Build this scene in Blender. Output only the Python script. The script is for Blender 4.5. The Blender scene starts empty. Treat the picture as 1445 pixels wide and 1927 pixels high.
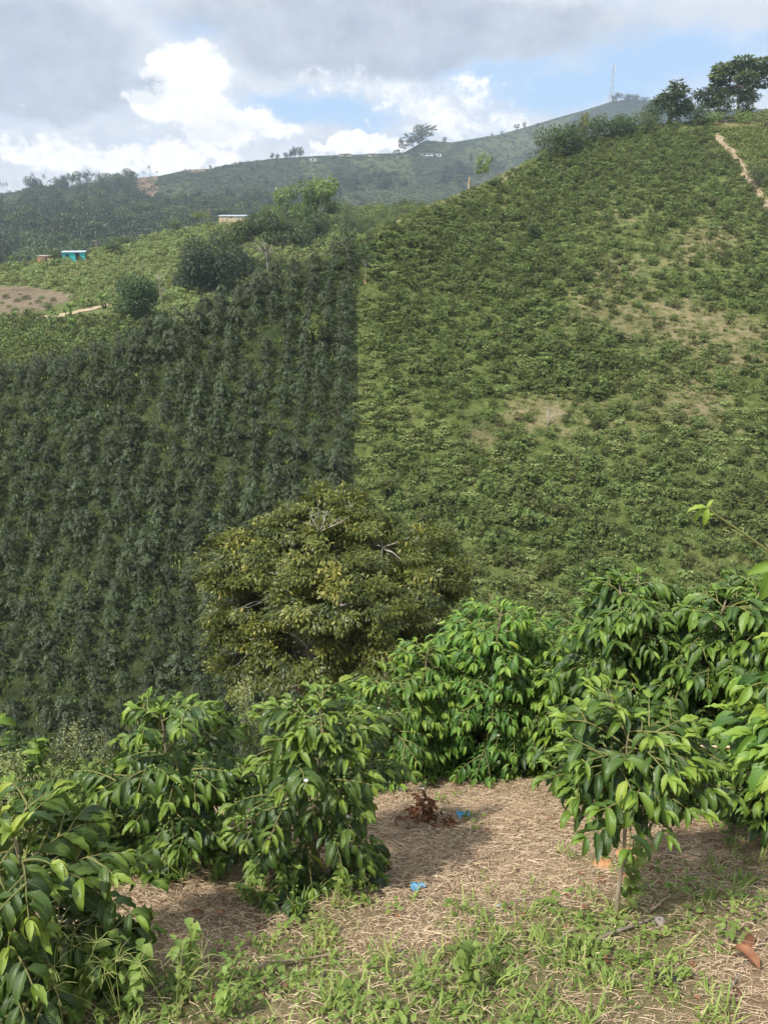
import bpy, math, random
import numpy as np
from mathutils import Vector
from mathutils.bvhtree import BVHTree

rng = np.random.default_rng(11)
random.seed(11)
S = bpy.context.scene
COL = S.collection
R = math.radians

# ------------------------------------------------------------------ camera model
PITCH = R(21.0)
CP, SP = math.cos(PITCH), math.sin(PITCH)
F, CX, CY = 1445.0, 722.5, 963.5


def at(px, py, d):
    """point seen at pixel (px, py) of the photograph, d metres along the optical axis"""
    u = (np.asarray(px, float) - CX) / F
    v = (np.asarray(py, float) - CY) / F
    d = np.asarray(d, float)
    return np.stack([u * d, (CP - v * SP) * d, (-SP - v * CP) * d], -1)


def proj(p):
    p = np.asarray(p, float)
    x, y, z = p[..., 0], p[..., 1], p[..., 2]
    d = y * CP - z * SP
    dd = np.where(np.abs(d) < 1e-6, 1e-6, d)
    return CX + F * x / dd, CY - F * (y * SP + z * CP) / dd, d


def sstep(a, b, x):
    t = np.clip((np.asarray(x, float) - a) / (b - a), 0, 1)
    return t * t * (3 - 2 * t)


_nk = [(rng.normal(size=2), rng.uniform(0, 6.28)) for _ in range(40)]


def noise2(x, y, f=1.0, n=10):
    """cheap smooth pseudo noise in [-1, 1]"""
    x = np.asarray(x, float); y = np.asarray(y, float)
    s = 0
    for k in range(n):
        (a, b), ph = _nk[k]
        s = s + np.sin(f * (a * x + b * y) * (1 + .35 * k) + ph) / (1 + .25 * k)
    return s / 3.2


def in_poly(px, py, poly):
    px = np.asarray(px, float); py = np.asarray(py, float)
    c = np.zeros(px.shape, bool)
    n = len(poly)
    for i in range(n):
        x1, y1 = poly[i]; x2, y2 = poly[(i + 1) % n]
        if y1 == y2:
            continue
        m = (y1 > py) != (y2 > py)
        xi = (x2 - x1) * (py - y1) / (y2 - y1) + x1
        c ^= m & (px < xi)
    return c


# ------------------------------------------------------------------ mesh building
class Geo:
    def __init__(s):
        s.V = []; s.n = 0; s.P = []; s.T = []; s.U = []; s.C = []

    def add(s, V, Q, tone=.5, uv=None, mi=0, col=None):
        V = np.asarray(V, float).reshape(-1, 3)
        Q = np.asarray(Q, int)
        s.V.append(V)
        s.P.append((Q + s.n, mi))
        t = np.empty(len(V)); t[:] = tone
        s.T.append(t)
        s.U.append(np.zeros((len(V), 2)) if uv is None else np.asarray(uv, float))
        c = np.empty((len(V), 3)); c[:] = (0, 0, 0) if col is None else col
        s.C.append(c)
        s.n += len(V)

    def mesh(s, name, mats, smooth=True):
        me = bpy.data.meshes.new(name)
        if not s.n:
            return me
        V = np.concatenate(s.V)
        me.vertices.add(len(V)); me.vertices.foreach_set('co', V.ravel().astype(np.float32))
        loops = np.concatenate([q.ravel() for q, _ in s.P])
        tot = np.concatenate([np.full(len(q), q.shape[1]) for q, _ in s.P])
        mi = np.concatenate([np.full(len(q), m) for q, m in s.P])
        start = np.concatenate([[0], np.cumsum(tot)[:-1]])
        me.loops.add(len(loops)); me.loops.foreach_set('vertex_index', loops.astype(np.int32))
        me.polygons.add(len(tot))
        me.polygons.foreach_set('loop_start', start.astype(np.int32))
        me.polygons.foreach_set('loop_total', tot.astype(np.int32))
        me.polygons.foreach_set('material_index', mi.astype(np.int32))
        me.polygons.foreach_set('use_smooth', np.full(len(tot), smooth))
        a = me.attributes.new('tone', 'FLOAT', 'POINT')
        a.data.foreach_set('value', np.concatenate(s.T).astype(np.float32))
        C = np.concatenate(s.C)
        if C.any():
            a = me.attributes.new('zone', 'FLOAT_VECTOR', 'POINT')
            a.data.foreach_set('vector', C.ravel().astype(np.float32))
        U = np.concatenate(s.U)
        if U.any():
            l = me.uv_layers.new(name='UVMap')
            l.data.foreach_set('uv', U[loops].ravel().astype(np.float32))
        for m in (mats if isinstance(mats, (list, tuple)) else [mats]):
            me.materials.append(m)
        me.update(calc_edges=True)
        me.validate()
        return me

    def build(s, name, mats, parent=None, smooth=True):
        o = bpy.data.objects.new(name, s.mesh(name, mats, smooth))
        COL.objects.link(o)
        if parent is not None:
            o.parent = parent
        return o


def tag(o, label=None, cat=None, group=None, kind=None):
    if label: o['label'] = label
    if cat: o['category'] = cat
    if group: o['group'] = group
    if kind: o['kind'] = kind
    return o


def empty(name, loc, label, cat, group=None, rz=0.0):
    o = bpy.data.objects.new(name, None)
    o.empty_display_size = .1
    COL.objects.link(o)
    o.location = tuple(float(c) for c in loc); o.rotation_euler = (0, 0, rz)
    return tag(o, label, cat, group)


def copy_tree(o, parent=None):
    c = o.copy(); COL.objects.link(c)
    if parent is not None:
        c.parent = parent
    for ch in [k for k in COL.objects if k.parent == o]:
        copy_tree(ch, c)
    return c


def norm(v):
    v = np.asarray(v, float)
    return v / np.maximum(np.linalg.norm(v, axis=-1, keepdims=True), 1e-9)


def basis(fwd, up):
    """rotation matrices with columns (right, forward, up)"""
    f = norm(fwd)
    r = np.cross(f, up)
    bad = np.linalg.norm(r, axis=-1) < 1e-4
    r[bad] = np.cross(f[bad], [1, .1, 0])
    r = norm(r)
    u = np.cross(r, f)
    return np.stack([r, f, u], -1)


def scatter(g, tpl, Rm, loc, scl, tone, mi=0):
    V, Q, uv = tpl
    N = len(loc)
    if N == 0:
        return
    scl = np.asarray(scl, float)
    if scl.ndim == 1:
        scl = scl[:, None] * np.ones(3)
    W = np.einsum('nij,nvj->nvi', Rm, V[None] * scl[:, None, :]) + np.asarray(loc)[:, None, :]
    nv = len(V)
    QQ = (Q[None] + (np.arange(N) * nv)[:, None, None]).reshape(-1, Q.shape[1])
    T = np.repeat(np.broadcast_to(np.asarray(tone, float), (N,)), nv)
    g.add(W.reshape(-1, 3), QQ, T, np.tile(uv, (N, 1)), mi)


def tube(g, pts, rad, sides=6, tone=.5, mi=0, cap=True):
    pts = np.asarray(pts, float)
    n = len(pts)
    rad = np.broadcast_to(np.asarray(rad, float), (n,))
    d = norm(np.gradient(pts, axis=0))
    ref = np.array([0, 0, 1.]) if abs(d[0][2]) < .9 else np.array([1., 0, 0])
    a = norm(np.cross(d, ref)); b = np.cross(d, a)
    th = np.arange(sides) * 2 * np.pi / sides
    ring = (a[:, None] * np.cos(th)[None, :, None] + b[:, None] * np.sin(th)[None, :, None]) * rad[:, None, None] + pts[:, None]
    V = ring.reshape(-1, 3)
    i = np.arange(n - 1)[:, None] * sides; j = np.arange(sides)[None]; k = (j + 1) % sides
    Q = np.stack([i + j, i + k, i + sides + k, i + sides + j], -1).reshape(-1, 4)
    uv = np.stack([np.tile(np.arange(sides) / sides, n), np.repeat(np.linspace(0, 1, n), sides)], -1)
    g.add(V, Q, tone, uv, mi)
    if cap:
        g.add(np.vstack([ring[-1], pts[-1:] + d[-1:] * rad[-1]]), [[q, (q + 1) % sides, sides] for q in range(sides)], tone, None, mi)


def box(g, c, size, rz=0.0, tone=.5, mi=0):
    c = np.asarray(c, float); h = np.asarray(size, float) / 2
    s = np.array([[-1, -1, -1], [1, -1, -1], [1, 1, -1], [-1, 1, -1], [-1, -1, 1], [1, -1, 1], [1, 1, 1], [-1, 1, 1]]) * h
    m = np.array([[math.cos(rz), -math.sin(rz), 0], [math.sin(rz), math.cos(rz), 0], [0, 0, 1]])
    g.add(s @ m.T + c, [[0, 3, 2, 1], [4, 5, 6, 7], [0, 1, 5, 4], [1, 2, 6, 5], [2, 3, 7, 6], [3, 0, 4, 7]], tone, None, mi)


def leaf_tpl(nt=8, half=.19, bend=.9, fold=.35, wave=.02, cols=(-1, -.5, 0, .5, 1), wf=5.0, ovate=0.0, ph=0.0):
    """leaf of unit length along +Y, upper side +Z"""
    t = np.linspace(0, 1, nt)
    w = half * np.power(np.sin(np.pi * np.power(t, .8 - ovate * .3)), .85) * (1 - .25 * t)
    w[0] = .012; w[-1] = .004
    w = np.maximum(w, .004)
    th = -bend * (t ** 1.3) * 1.4 + bend * .25
    dy = np.cos(th); dz = np.sin(th)
    y = np.concatenate([[0], np.cumsum((dy[1:] + dy[:-1]) / 2)]) / (nt - 1)
    z = np.concatenate([[0], np.cumsum((dz[1:] + dz[:-1]) / 2)]) / (nt - 1)
    c = np.asarray(cols, float)
    X = c[None] * w[:, None]
    lift = fold * np.abs(X) + wave * np.sin(t * 2 * np.pi * wf + ph)[:, None] * np.abs(c[None]) ** 2 * np.sign(c[None] + 1e-6) ** 2
    lift *= np.where(w[:, None] > .02, 1, 0)
    Y = y[:, None] - lift * np.sin(th)[:, None]
    Z = z[:, None] + lift * np.cos(th)[:, None]
    V = np.stack([X, Y + 0 * X, Z + 0 * X], -1).reshape(-1, 3)
    m = len(c)
    Q = [[i * m + j, i * m + j + 1, (i + 1) * m + j + 1, (i + 1) * m + j] for i in range(nt - 1) for j in range(m - 1)]
    uv = np.stack([np.tile(c * .5 + .5, nt), np.repeat(t, m)], -1)
    return V, np.array(Q), uv


LEAF6 = (np.array([[0, 0, 0], [-.22, .45, .07], [0, .5, 0], [.22, .45, .07], [0, 1, -.12]], float),
         np.array([[0, 2, 1, 1], [0, 3, 2, 2], [1, 2, 4, 4], [2, 3, 4, 4]])[:, :3], np.array([[.5, 0], [0, .45], [.5, .5], [1, .45], [.5, 1]]))
LEAF6 = (LEAF6[0], np.array([[0, 2, 1], [0, 3, 2], [1, 2, 4], [2, 3, 4]]), LEAF6[2])

# ------------------------------------------------------------------ materials
def new_mat(name):
    m = bpy.data.materials.new(name); m.use_nodes = True
    nt = m.node_tree; nt.nodes.clear()
    out = nt.nodes.new('ShaderNodeOutputMaterial')
    return m, nt, out


def N(nt, typ, **kw):
    n = nt.nodes.new(typ)
    for k, v in kw.items():
        if k.startswith('i_'):
            key = k[2:]
            key = int(key) if key.isdigit() else key.replace('_', ' ')
            n.inputs[key].default_value = v
        else:
            setattr(n, k, v)
    return n


def ramp(nt, fac, stops, interp='LINEAR'):
    n = nt.nodes.new('ShaderNodeValToRGB')
    cr = n.color_ramp; cr.interpolation = interp
    while len(cr.elements) < len(stops):
        cr.elements.new(.5)
    for e, (p, c) in zip(cr.elements, stops):
        e.position = p; e.color = (c[0], c[1], c[2], 1)
    nt.links.new(fac, n.inputs[0])
    return n.outputs[0]


def math_n(nt, op, a, b=None, clamp=False):
    n = nt.nodes.new('ShaderNodeMath'); n.operation = op; n.use_clamp = clamp
    for i, v in enumerate((a, b)):
        if v is None: continue
        if isinstance(v, (int, float)): n.inputs[i].default_value = v
        else: nt.links.new(v, n.inputs[i])
    return n.outputs[0]


def mix_c(nt, fac, a, b, mode='MIX'):
    n = nt.nodes.new('ShaderNodeMix'); n.data_type = 'RGBA'; n.blend_type = mode
    for sock, v in ((n.inputs[0], fac), (n.inputs[6], a), (n.inputs[7], b)):
        if isinstance(v, (int, float)): sock.default_value = v
        elif isinstance(v, tuple): sock.default_value = (v[0], v[1], v[2], 1)
        else: nt.links.new(v, sock)
    return n.outputs[2]


def leaf_mat(name, stops, rough=.45, transl=.3, tcol=(.35, .5, .05), veins=False, spec=.4, hue=.02, val=.25):
    m, nt, out = new_mat(name)
    L = nt.links.new
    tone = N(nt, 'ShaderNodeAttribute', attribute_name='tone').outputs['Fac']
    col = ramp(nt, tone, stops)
    oi = N(nt, 'ShaderNodeObjectInfo').outputs['Random']
    hs = N(nt, 'ShaderNodeHueSaturation')
    mr = N(nt, 'ShaderNodeMapRange', i_3=.5 - hue, i_4=.5 + hue); L(oi, mr.inputs[0]); L(mr.outputs[0], hs.inputs['Hue'])
    mr2 = N(nt, 'ShaderNodeMapRange', i_3=1 - val, i_4=1 + val); L(oi, mr2.inputs[0]); L(mr2.outputs[0], hs.inputs['Value'])
    L(col, hs.inputs['Color'])
    col = hs.outputs[0]
    bs = N(nt, 'ShaderNodeBsdfPrincipled')
    bs.inputs['Roughness'].default_value = rough
    bs.inputs['Specular IOR Level'].default_value = spec
    if veins:
        uv = N(nt, 'ShaderNodeUVMap').outputs[0]
        sp = N(nt, 'ShaderNodeSeparateXYZ'); L(uv, sp.inputs[0])
        ax = math_n(nt, 'ABSOLUTE', math_n(nt, 'SUBTRACT', sp.outputs[0], .5))
        mid = math_n(nt, 'LESS_THAN', ax, .035)
        ph = math_n(nt, 'SUBTRACT', math_n(nt, 'MULTIPLY', sp.outputs[1], 62.0), math_n(nt, 'MULTIPLY', ax, 30.0))
        vein = math_n(nt, 'SINE', ph)
        veinp = math_n(nt, 'POWER', math_n(nt, 'MULTIPLY', math_n(nt, 'ADD', vein, 1.0), .5), 6.0)
        light = mix_c(nt, .5, col, (.22, .34, .07))
        col = mix_c(nt, math_n(nt, 'MULTIPLY', mid, .75), col, light)
        col = mix_c(nt, math_n(nt, 'MULTIPLY', veinp, .07), col, light)
        hgt = math_n(nt, 'SUBTRACT', math_n(nt, 'MULTIPLY', vein, .5), math_n(nt, 'MULTIPLY', mid, 1.0))
        bp = N(nt, 'ShaderNodeBump', i_Strength=.22, i_Distance=.003); L(hgt, bp.inputs['Height']); L(bp.outputs[0], bs.inputs['Normal'])
        nz = N(nt, 'ShaderNodeTexNoise', i_Scale=16.0, i_Detail=3.0)
        L(N(nt, 'ShaderNodeTexCoord').outputs['Object'], nz.inputs['Vector'])
        col = mix_c(nt, .35, col, mix_c(nt, nz.outputs[0], (.5, .55, .5), (1.4, 1.35, 1.2)), 'MULTIPLY')
        sn = N(nt, 'ShaderNodeTexNoise', i_Scale=75.0, i_Detail=2.0); L(N(nt, 'ShaderNodeTexCoord').outputs['Object'], sn.inputs['Vector'])
        spot = N(nt, 'ShaderNodeMapRange', i_1=.7, i_2=.76); L(sn.outputs[0], spot.inputs[0])
        col = mix_c(nt, math_n(nt, 'MULTIPLY', spot.outputs[0], .7), col, (.2, .14, .04))
        rn = N(nt, 'ShaderNodeMapRange', i_1=.3, i_2=.7, i_3=rough - .06, i_4=rough + .22); L(nz.outputs[0], rn.inputs[0]); L(rn.outputs[0], bs.inputs['Roughness'])
        back = N(nt, 'ShaderNodeNewGeometry').outputs['Backfacing']
        col = mix_c(nt, math_n(nt, 'MULTIPLY', back, .45), col, (.13, .2, .06))
    L(col, bs.inputs['Base Color'])
    tr = N(nt, 'ShaderNodeBsdfTranslucent')
    L(mix_c(nt, .75, col, mix_c(nt, .5, col, tcol)), tr.inputs[0])
    mx = N(nt, 'ShaderNodeMixShader'); mx.inputs[0].default_value = transl
    L(bs.outputs[0], mx.inputs[1]); L(tr.outputs[0], mx.inputs[2]); L(mx.outputs[0], out.inputs[0])
    return m


def plain_mat(name, c1, c2, scale=20.0, rough=.85, bump=.3, dist=.01, stretch=(1, 1, 1), spec=.2, c3=None):
    m, nt, out = new_mat(name)
    L = nt.links.new
    tc = N(nt, 'ShaderNodeTexCoord').outputs['Object']
    mp = N(nt, 'ShaderNodeMapping'); mp.inputs['Scale'].default_value = stretch; L(tc, mp.inputs[0])
    nz = N(nt, 'ShaderNodeTexNoise', i_Scale=scale, i_Detail=6.0, i_Roughness=.65); L(mp.outputs[0], nz.inputs['Vector'])
    stops = [(.3, c1), (.7, c2)] if c3 is None else [(.28, c1), (.5, c2), (.72, c3)]
    col = ramp(nt, nz.outputs[0], stops)
    tone = N(nt, 'ShaderNodeAttribute', attribute_name='tone').outputs['Fac']
    col = mix_c(nt, 1.0, col, ramp(nt, tone, [(0, (.55, .55, .55)), (1, (1.45, 1.45, 1.45))]), 'MULTIPLY')
    bs = N(nt, 'ShaderNodeBsdfPrincipled'); bs.inputs['Roughness'].default_value = rough
    bs.inputs['Specular IOR Level'].default_value = spec
    L(col, bs.inputs['Base Color'])
    bp = N(nt, 'ShaderNodeBump', i_Strength=bump, i_Distance=dist); L(nz.outputs[0], bp.inputs['Height']); L(bp.outputs[0], bs.inputs['Normal'])
    L(bs.outputs[0], out.inputs[0])
    return m


M = {}
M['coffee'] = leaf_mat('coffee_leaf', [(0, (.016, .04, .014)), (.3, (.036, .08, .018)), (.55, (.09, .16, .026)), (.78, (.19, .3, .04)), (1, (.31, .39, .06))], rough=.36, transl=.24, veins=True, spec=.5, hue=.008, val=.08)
M['coffee_light'] = leaf_mat('pale_coffee_leaf', [(0, (.03, .075, .02)), (.3, (.06, .14, .026)), (.55, (.12, .235, .04)), (.78, (.23, .36, .055)), (1, (.36, .43, .07))], rough=.35, transl=.3, veins=True, spec=.45, hue=.008, val=.08)
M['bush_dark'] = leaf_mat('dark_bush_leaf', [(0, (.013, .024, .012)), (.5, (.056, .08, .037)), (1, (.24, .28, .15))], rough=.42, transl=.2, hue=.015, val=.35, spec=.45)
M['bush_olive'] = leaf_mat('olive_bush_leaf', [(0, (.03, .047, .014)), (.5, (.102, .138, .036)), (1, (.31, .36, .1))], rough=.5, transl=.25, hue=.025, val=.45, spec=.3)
M['bush_pale'] = leaf_mat('pale_bush_leaf', [(0, (.1, .135, .042)), (.5, (.225, .27, .085)), (1, (.38, .43, .17))], rough=.6, transl=.25, hue=.02, val=.25)
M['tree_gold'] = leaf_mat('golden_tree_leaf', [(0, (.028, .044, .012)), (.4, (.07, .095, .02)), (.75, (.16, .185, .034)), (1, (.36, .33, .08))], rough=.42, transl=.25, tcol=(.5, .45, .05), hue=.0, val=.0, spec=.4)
M['tree_green'] = leaf_mat('green_tree_leaf', [(0, (.025, .045, .016)), (.5, (.06, .1, .03)), (1, (.16, .21, .06))], rough=.5, transl=.2, hue=.02, val=.25)
M['tree_bright'] = leaf_mat('bright_tree_leaf', [(0, (.08, .12, .032)), (.5, (.19, .25, .075)), (1, (.36, .41, .15))], rough=.5, transl=.4, hue=.02, val=.2)
M['tree_dark'] = leaf_mat('dark_tree_leaf', [(0, (.010, .022, .010)), (.5, (.022, .042, .016)), (1, (.06, .09, .03))], rough=.5, transl=.15, hue=.012, val=.2)
M['tree_grey'] = leaf_mat('grey_tree_leaf', [(0, (.045, .06, .03)), (.5, (.1, .125, .06)), (1, (.25, .28, .13))], rough=.55, transl=.35, hue=.02, val=.2)
M['banana'] = leaf_mat('banana_leaf', [(0, (.06, .12, .03)), (.5, (.14, .24, .05)), (1, (.3, .38, .1))], rough=.45, transl=.35, hue=.01, val=.15)
M['grass'] = leaf_mat('grass_blade', [(0, (.12, .19, .04)), (.5, (.28, .39, .09)), (.8, (.4, .46, .14)), (1, (.6, .53, .28))], rough=.55, transl=.35, hue=0, val=0)
M['weed'] = leaf_mat('weed_leaf', [(0, (.08, .14, .028)), (.5, (.19, .28, .06)), (1, (.34, .42, .11))], rough=.55, transl=.35, hue=.01, val=.12)
M['hill_grass'] = leaf_mat('hillside_grass_blade', [(0, (.07, .1, .028)), (.4, (.15, .19, .05)), (.75, (.27, .28, .1)), (1, (.42, .37, .2))], rough=.7, transl=.25, hue=.02, val=.3)
M['straw'] = plain_mat('straw', (.47, .335, .205), (.82, .655, .45), 30, .8, .1)
M['dry_leaf'] = plain_mat('dry_leaf', (.12, .05, .028), (.26, .13, .07), 25, .7, .3)
M['bark'] = plain_mat('bark', (.2, .155, .11), (.44, .36, .27), 40, .9, .6, .006, (1, 1, .35))
M['twig'] = plain_mat('green_twig', (.12, .13, .045), (.22, .22, .08), 40, .7, .2)
M['grey_bark'] = plain_mat('grey_bark', (.22, .2, .17), (.42, .39, .34), 8, .9, .5, .02, (1, 1, .3))
M['berry'] = leaf_mat('green_berry', [(0, (.08, .16, .03)), (1, (.22, .3, .07))], rough=.3, transl=.05, hue=0, val=0)
M['flower'] = plain_mat('white_petal', (.75, .75, .7), (.85, .85, .8), 10, .6, 0)
M['fluff'] = leaf_mat('pale_seed_head', [(0, (.16, .2, .08)), (.5, (.33, .36, .18)), (1, (.55, .54, .34))], rough=.8, transl=.35, hue=0, val=.08)
M['blue'] = plain_mat('blue_plastic', (.05, .27, .5), (.1, .42, .68), 30, .35, .2, spec=.5)
M['palewrap'] = plain_mat('pale_plastic', (.5, .55, .62), (.65, .7, .75), 30, .35, .2, spec=.5)
M['black'] = plain_mat('charred_black', (.015, .015, .017), (.05, .05, .05), 30, .6, .4)
M['orange_soil'] = plain_mat('orange_soil', (.4, .19, .09), (.6, .34, .18), 30, .95, .6)
M['stone'] = plain_mat('stone', (.25, .21, .18), (.4, .36, .32), 30, .9, .4)
M['stone_dark'] = plain_mat('dark_stone', (.06, .055, .05), (.13, .12, .11), 30, .9, .4)
M['metal'] = plain_mat('galvanised_metal', (.3, .31, .33), (.45, .46, .48), 5, .5, .05)
M['roof_zinc'] = plain_mat('zinc_roof', (.42, .47, .55), (.6, .66, .74), 3, .5, .2)
M['roof_rust'] = plain_mat('rusty_roof', (.28, .22, .2), (.5, .44, .42), 3, .6, .2)
M['turquoise'] = plain_mat('turquoise_paint', (.05, .5, .52), (.08, .6, .62), 3, .7, .1)
M['brick'] = plain_mat('brick_wall', (.36, .19, .11), (.46, .26, .16), 4, .9, .2)
M['whitewash'] = plain_mat('white_wall', (.68, .67, .62), (.8, .79, .74), 3, .85, .1)
M['tan_wall'] = plain_mat('tan_wall', (.5, .4, .26), (.66, .55, .38), 3, .9, .2)
M['dark_open'] = plain_mat('dark_door', (.02, .022, .028), (.04, .042, .05), 5, .6, .1)
M['wood'] = plain_mat('grey_wood', (.18, .15, .12), (.32, .27, .22), 12, .9, .4, .01, (1, 1, .2))


def ground_mat():
    m, nt, out = new_mat('mulched_soil')
    L = nt.links.new
    tc = N(nt, 'ShaderNodeTexCoord').outputs['Object']
    a = N(nt, 'ShaderNodeTexNoise', i_Scale=3.0, i_Detail=8.0, i_Roughness=.7); L(tc, a.inputs['Vector'])
    b = N(nt, 'ShaderNodeTexNoise', i_Scale=55.0, i_Detail=6.0, i_Roughness=.75); L(tc, b.inputs['Vector'])
    mp = N(nt, 'ShaderNodeMapping'); mp.inputs['Scale'].default_value = (30, 110, 60); mp.inputs['Rotation'].default_value = (0, 0, .5); L(tc, mp.inputs[0])
    c = N(nt, 'ShaderNodeTexNoise', i_Scale=1.0, i_Detail=4.0, i_Distortion=1.5); L(mp.outputs[0], c.inputs['Vector'])
    c1 = ramp(nt, b.outputs[0], [(.28, (.14, .095, .06)), (.45, (.33, .235, .15)), (.62, (.52, .39, .265)), (.8, (.66, .52, .375))])
    c2 = ramp(nt, c.outputs[0], [(.35, (.16, .11, .072)), (.55, (.44, .325, .215)), (.75, (.62, .49, .34))])
    col = mix_c(nt, .5, c1, c2)
    col = mix_c(nt, 1.0, col, ramp(nt, a.outputs[0], [(.3, (.62, .6, .6)), (.7, (1.15, 1.12, 1.08))]), 'MULTIPLY')
    z = N(nt, 'ShaderNodeSeparateXYZ'); L(N(nt, 'ShaderNodeAttribute', attribute_name='zone').outputs['Vector'], z.inputs[0])
    gm = math_n(nt, 'MULTIPLY', z.outputs[0], ramp(nt, b.outputs[0], [(.35, (0, 0, 0)), (.6, (1, 1, 1))]))
    col = mix_c(nt, math_n(nt, 'MULTIPLY', gm, .75), col, (.1, .14, .035))
    bs = N(nt, 'ShaderNodeBsdfPrincipled'); bs.inputs['Roughness'].default_value = .95; bs.inputs['Specular IOR Level'].default_value = .1
    L(col, bs.inputs['Base Color'])
    h = math_n(nt, 'ADD', b.outputs[0], c.outputs[0])
    bp = N(nt, 'ShaderNodeBump', i_Strength=.8, i_Distance=.02); L(h, bp.inputs['Height']); L(bp.outputs[0], bs.inputs['Normal'])
    L(bs.outputs[0], out.inputs[0])
    return m


def hill_mat(name, fine, colors, sizes=(.25, 1.6)):
    """zone.x mixes the first colour towards the second, zone.y towards the third, zone.z towards the fourth; each entry is (dark, mid, light)"""
    m, nt, out = new_mat(name)
    L = nt.links.new
    tc = N(nt, 'ShaderNodeTexCoord').outputs['Object']
    a = N(nt, 'ShaderNodeTexNoise', i_Scale=fine, i_Detail=8.0, i_Roughness=.72); L(tc, a.inputs['Vector'])
    b = N(nt, 'ShaderNodeTexNoise', i_Scale=fine * .12, i_Detail=5.0, i_Roughness=.6); L(tc, b.inputs['Vector'])
    f = math_n(nt, 'ADD', math_n(nt, 'MULTIPLY', a.outputs[0], .65), math_n(nt, 'MULTIPLY', b.outputs[0], .35))
    z = N(nt, 'ShaderNodeSeparateXYZ'); L(N(nt, 'ShaderNodeAttribute', attribute_name='zone').outputs['Vector'], z.inputs[0])
    col = None
    for i, c in enumerate(colors):
        r = ramp(nt, f, [(.36, c[0]), (.5, c[1]), (.64, c[2])])
        if i == 0:
            col = r
        else:
            w = math_n(nt, 'ADD', z.outputs[i - 1], math_n(nt, 'MULTIPLY', math_n(nt, 'SUBTRACT', a.outputs[0], .5), .9))
            mr = N(nt, 'ShaderNodeMapRange', i_1=.35, i_2=.65); L(w, mr.inputs[0])
            col = mix_c(nt, mr.outputs[0], col, r)
    bs = N(nt, 'ShaderNodeBsdfPrincipled'); bs.inputs['Roughness'].default_value = .95; bs.inputs['Specular IOR Level'].default_value = .1
    L(col, bs.inputs['Base Color'])
    bp = N(nt, 'ShaderNodeBump', i_Strength=.9, i_Distance=.6 / fine); L(a.outputs[0], bp.inputs['Height']); L(bp.outputs[0], bs.inputs['Normal'])
    L(bs.outputs[0], out.inputs[0])
    return m


# ------------------------------------------------------------------ terrain
def gz(x, y):
    """height of the near bank"""
    x = np.asarray(x, float); y = np.asarray(y, float)
    z = -(1.47 + .451 * y)
    q = y - 4.7 + 1.15 * (1 - sstep(-1.0, .1, x))
    z = z - .42 * np.where(q > 6, q, .3 * np.log1p(np.exp(np.clip(q / .3, -30, 25))))
    z = z + .07 * np.maximum(x - .4, 0) * np.exp(-((y - 2) / 3.0) ** 2)
    z = z + .03 * noise2(x, y, 2.2) + .008 * noise2(x + 7, y - 3, 9.0)
    z = z + .06 * np.exp(-(((x + .12) / .35) ** 2 + ((y - 1.55) / .22) ** 2))
    return z


def ground_at(px, py, lift=0.0):
    """where the near bank is seen at a pixel"""
    lo, hi = .4, 40.0
    ds = np.geomspace(lo, hi, 600)
    P = at(px, py, ds)
    below = P[:, 2] < gz(P[:, 0], P[:, 1])
    i = int(np.argmax(below)) if below.any() else len(ds) - 1
    a, b = ds[max(i - 1, 0)], ds[i]
    for _ in range(30):
        mid = (a + b) / 2
        p = at(px, py, mid)
        if p[2] < gz(p[0], p[1]): b = mid
        else: a = mid
    p = at(px, py, b)
    return np.array([p[0], p[1], float(gz(p[0], p[1])) + lift]), b


def height_for(base, ytop):
    a, b = 0.0, 60.0
    for _ in range(50):
        m = (a + b) / 2
        q = proj(base + np.array([0, 0, m]))
        if q[2] > .05 and q[1] > ytop: a = m
        else: b = m
    return a


def gblob(px, py, cx, cy, rx, ry, amp=1.0):
    return amp * np.exp(-(((px - cx) / rx) ** 2 + ((py - cy) / ry) ** 2))


def greenness(px, py):
    g = 0
    for b in [(180, 1900, 260, 90, 1.1), (400, 1880, 220, 60, .9), (560, 1790, 90, 50, .8), (620, 1715, 110, 32, .8), (500, 1660, 70, 25, .6),
              (900, 1860, 170, 60, 1.0), (1000, 1790, 200, 60, .9), (1170, 1750, 200, 60, 1.0), (1330, 1700, 130, 60, .8), (1250, 1860, 150, 60, .75),
              (760, 1900, 150, 50, .9), (1110, 1620, 60, 22, .5), (1200, 1610, 50, 22, .4), (900, 1700, 60, 18, .4), (880, 1550, 40, 16, .4), (340, 1590, 50, 40, .6),
              (1000, 1920, 250, 40, .9), (600, 1920, 500, 45, .6), (700, 1830, 120, 40, .5), (60, 1800, 90, 120, .8), (1420, 1600, 60, 60, .5), (810, 1850, 60, 40, .7)]:
        g = g + gblob(px, py, b[0], b[1], b[2], b[3], b[4])
    for b in [(560, 1910, 90, 25, .7), (1080, 1900, 120, 35, .6), (760, 1770, 70, 40, .6), (1370, 1840, 60, 50, .5)]:
        g = g - gblob(px, py, *b)
    return np.clip(g, 0, 1.2)


def grid_obj(name, P, mat, zone=None, kind='structure'):
    """P (rows, cols, 3)"""
    r, c = P.shape[:2]
    i = np.arange(r - 1)[:, None] * c; j = np.arange(c - 1)[None]
    Q = np.stack([i + j, i + j + 1, i + c + j + 1, i + c + j], -1).reshape(-1, 4)
    V = P.reshape(-1, 3)
    a = V[Q[:, 1]] - V[Q[:, 0]]; b = V[Q[:, 3]] - V[Q[:, 0]]
    if np.cross(a, b)[:, 2].mean() < 0:
        Q = Q[:, ::-1]
    g = Geo(); g.add(V, Q, .5, None, 0, None if zone is None else zone.reshape(-1, 3))
    o = g.build(name, mat)
    tag(o, kind=kind)
    return o, BVHTree.FromPolygons(V.tolist(), Q.tolist())


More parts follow.
